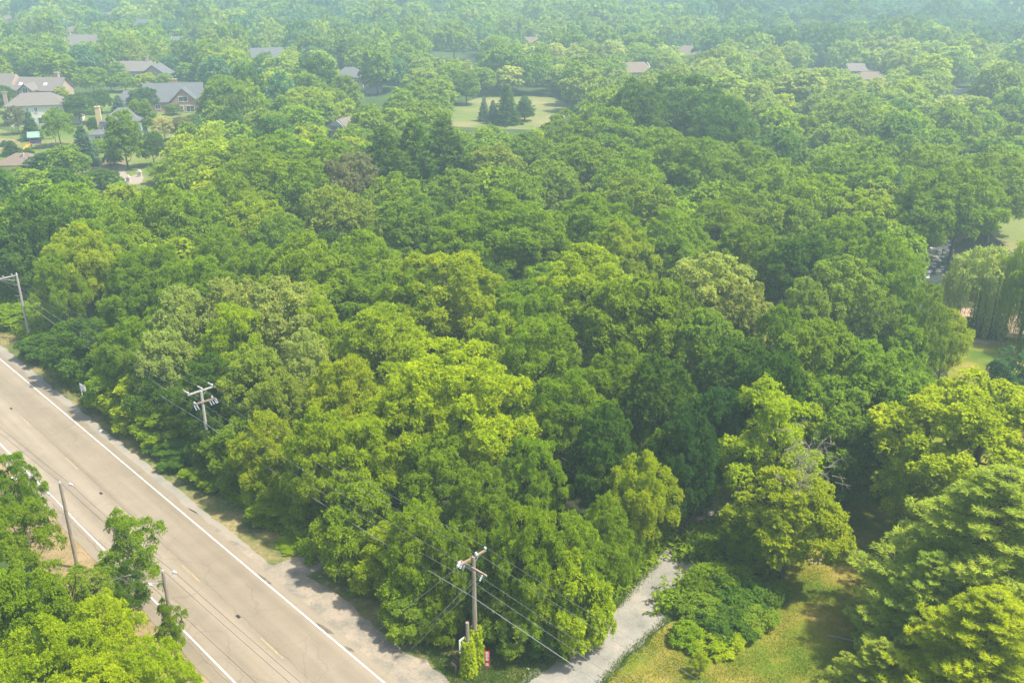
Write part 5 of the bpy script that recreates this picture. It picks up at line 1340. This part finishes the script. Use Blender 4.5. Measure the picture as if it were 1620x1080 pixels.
# ---- auto labels for the remaining trees
def region(t):
    x, y = t['px'], t['py']
    if y > 640: rows = [(440, 'at the road edge below the crossarm pole'), (620, 'between the two nearer crossarm poles'), (800, 'round the corner pole'), (1000, 'in the wood left of the gravel drive'), (1180, 'in the shade above the drive end'), (9999, 'behind the twiggy maple')]
    elif y > 500: rows = [(150, 'by the road at the left edge'), (330, 'above the middle crossarm pole'), (520, 'behind the middle crossarm pole'), (800, "in the wood's centre front"), (1010, "right of the wood's centre"), (1200, 'behind the drive end'), (9999, 'left of the lawn corridor')]
    elif y > 390: rows = [(160, 'behind the leftmost crossarm pole'), (330, 'left in the wood above the road'), (540, "in the wood's left half"), (780, 'in the middle of the wood'), (1000, "right of the wood's middle"), (1230, "at the wood's right side"), (1440, 'left of the willows'), (9999, 'beside the willows')]
    elif y > 300: rows = [(200, 'behind the pole at the far left'), (400, 'in the upper left wood'), (620, 'in front of the tall pines'), (830, "at the wood's back"), (1010, "at the wood's back centre"), (1220, "at the wood's back right"), (1430, 'behind the right corner of the lot'), (9999, 'behind the stream')]
    elif y > 215: rows = [(230, 'just below the tan-roofed house'), (430, 'between suburb and wood'), (620, 'left of the tall pines'), (860, 'between pines and meadow'), (1080, 'below the tallest trees'), (1300, 'right behind the wooded lot'), (9999, 'in the woods behind the stream')]
    elif y > 140: rows = [(250, 'among the suburban gardens'), (560, 'left of the tall pines, behind'), (860, 'beside the meadow'), (1000, 'right of the meadow'), (1200, 'in the tallest group'), (1420, 'in the pale upper-right woods'), (9999, 'in pale woods at right edge')]
    else: rows = [(330, 'among the far suburban houses'), (700, 'in hazy woods left of centre'), (1050, 'in hazy woods behind meadow'), (9999, 'in hazy upper-right woods')]
    for i, (x1, n) in enumerate(rows):
        if x < x1: return n
ORD = ['leftmost', 'second from left', 'third from left', 'fourth from left', 'fifth from left', 'sixth from left', 'seventh from left', 'eighth from left', 'ninth from left', 'tenth from left', 'eleventh from left', 'twelfth from left', 'thirteenth from left', 'fourteenth from left', 'fifteenth from left', 'sixteenth from left', 'seventeenth from left', 'eighteenth from left', 'nineteenth from left', 'twentieth from left']
buckets = {}
for t in TREES:
    t['o']['group'] = t['o'].get('group') or {'shrub': 'shrubs in the gardens'}.get(t['sp'], 'pine and spruce trees' if t['sp'] in ('pine', 'spruce') else ('weeping willows' if t['sp'] == 'willow' else 'trees of the wood and gardens'))
    if not t['label']: buckets.setdefault((t['c'], t['word'], region(t)), []).append(t)
for (c, word, rg_), L in buckets.items():
    L.sort(key=lambda t: t['px'])
    for i, t in enumerate(L):
        t['o']['label'] = (f"{CNAME[c]} {word} {rg_}" if len(L) == 1 else (f"{ORD[i]} {CNAME[c]} {word} {rg_}" if len(f"{CNAME[c]} {word} {rg_}".replace('-', ' ').split()) > 9 else f"{ORD[i]} of the {CNAME[c]} {word}s {rg_}"))

# ---- bare twigs of the maple by the drive, dead branches across the road
def twigs(parent, centre, n, r, seed):
    rng = random.Random(seed); mb = MB(); M = parent.matrix_basis.inverted()
    parent_inv = Matrix.LocRotScale(parent.location, parent.rotation_euler, parent.scale).inverted()
    c0 = Vector(centre)
    for _ in range(n):
        d = Vector((rng.gauss(0, 1), rng.gauss(0, 0.6) - 0.3, rng.gauss(0.5, 0.5))).normalized(); b0 = c0 + Vector((rng.gauss(0, .9), rng.gauss(0, .6), rng.gauss(-.3, 1.1)))
        m = b0 + d * r * 0.5 + Vector((rng.gauss(0, .15), rng.gauss(0, .15), 0.1)); e = b0 + d * r * rng.uniform(0.7, 1.1)
        mb.tube([parent_inv @ b0, parent_inv @ m, parent_inv @ e], [0.028, 0.018, 0.008], 4, cap=False)
        for k in range(6):
            f = rng.uniform(0.3, 1); s = b0.lerp(e, f); dd = (d + Vector((rng.gauss(0, .7), rng.gauss(0, .7), rng.gauss(0, .6)))).normalized()
            mb.tube([parent_inv @ s, parent_inv @ (s + dd * r * 0.3)], [0.012, 0.005], 3, cap=False)
    return mb.build('bare_twigs', M_dead, parent)
for t in TREES:
    if t['label'] and t['label'].startswith('yellow-green maple with bare'):
        twigs(t['o'], at(1255, 690, 13.0) + Vector((0, -3.2, 0)), 70, 1.3, 4)
    if t['label'] and t['label'].startswith('shaded loose tree behind'):
        twigs(t['o'], at(188, 1000, 6.5) + Vector((0, 0, 0)), 16, 1.5, 6)

# ================================================================== HAZE
m, nt_ = new_mat('haze')
pv = N(nt_, 'ShaderNodeVolumePrincipled'); oo = N(nt_, 'ShaderNodeOutputMaterial')
pv.inputs['Color'].default_value = (*HAZE_COLOR, 1); pv.inputs['Density'].default_value = HAZE_DENSITY; pv.inputs['Anisotropy'].default_value = 0.35
nt_.links.new(pv.outputs[0], oo.inputs['Volume'])
hz = MB().box((0, 690, 25.0), (3500, 2100, 53.0)).build('haze', m)
tag(hz, 'pale bluish summer haze thickening over the far woods', 'haze', kind='stuff')
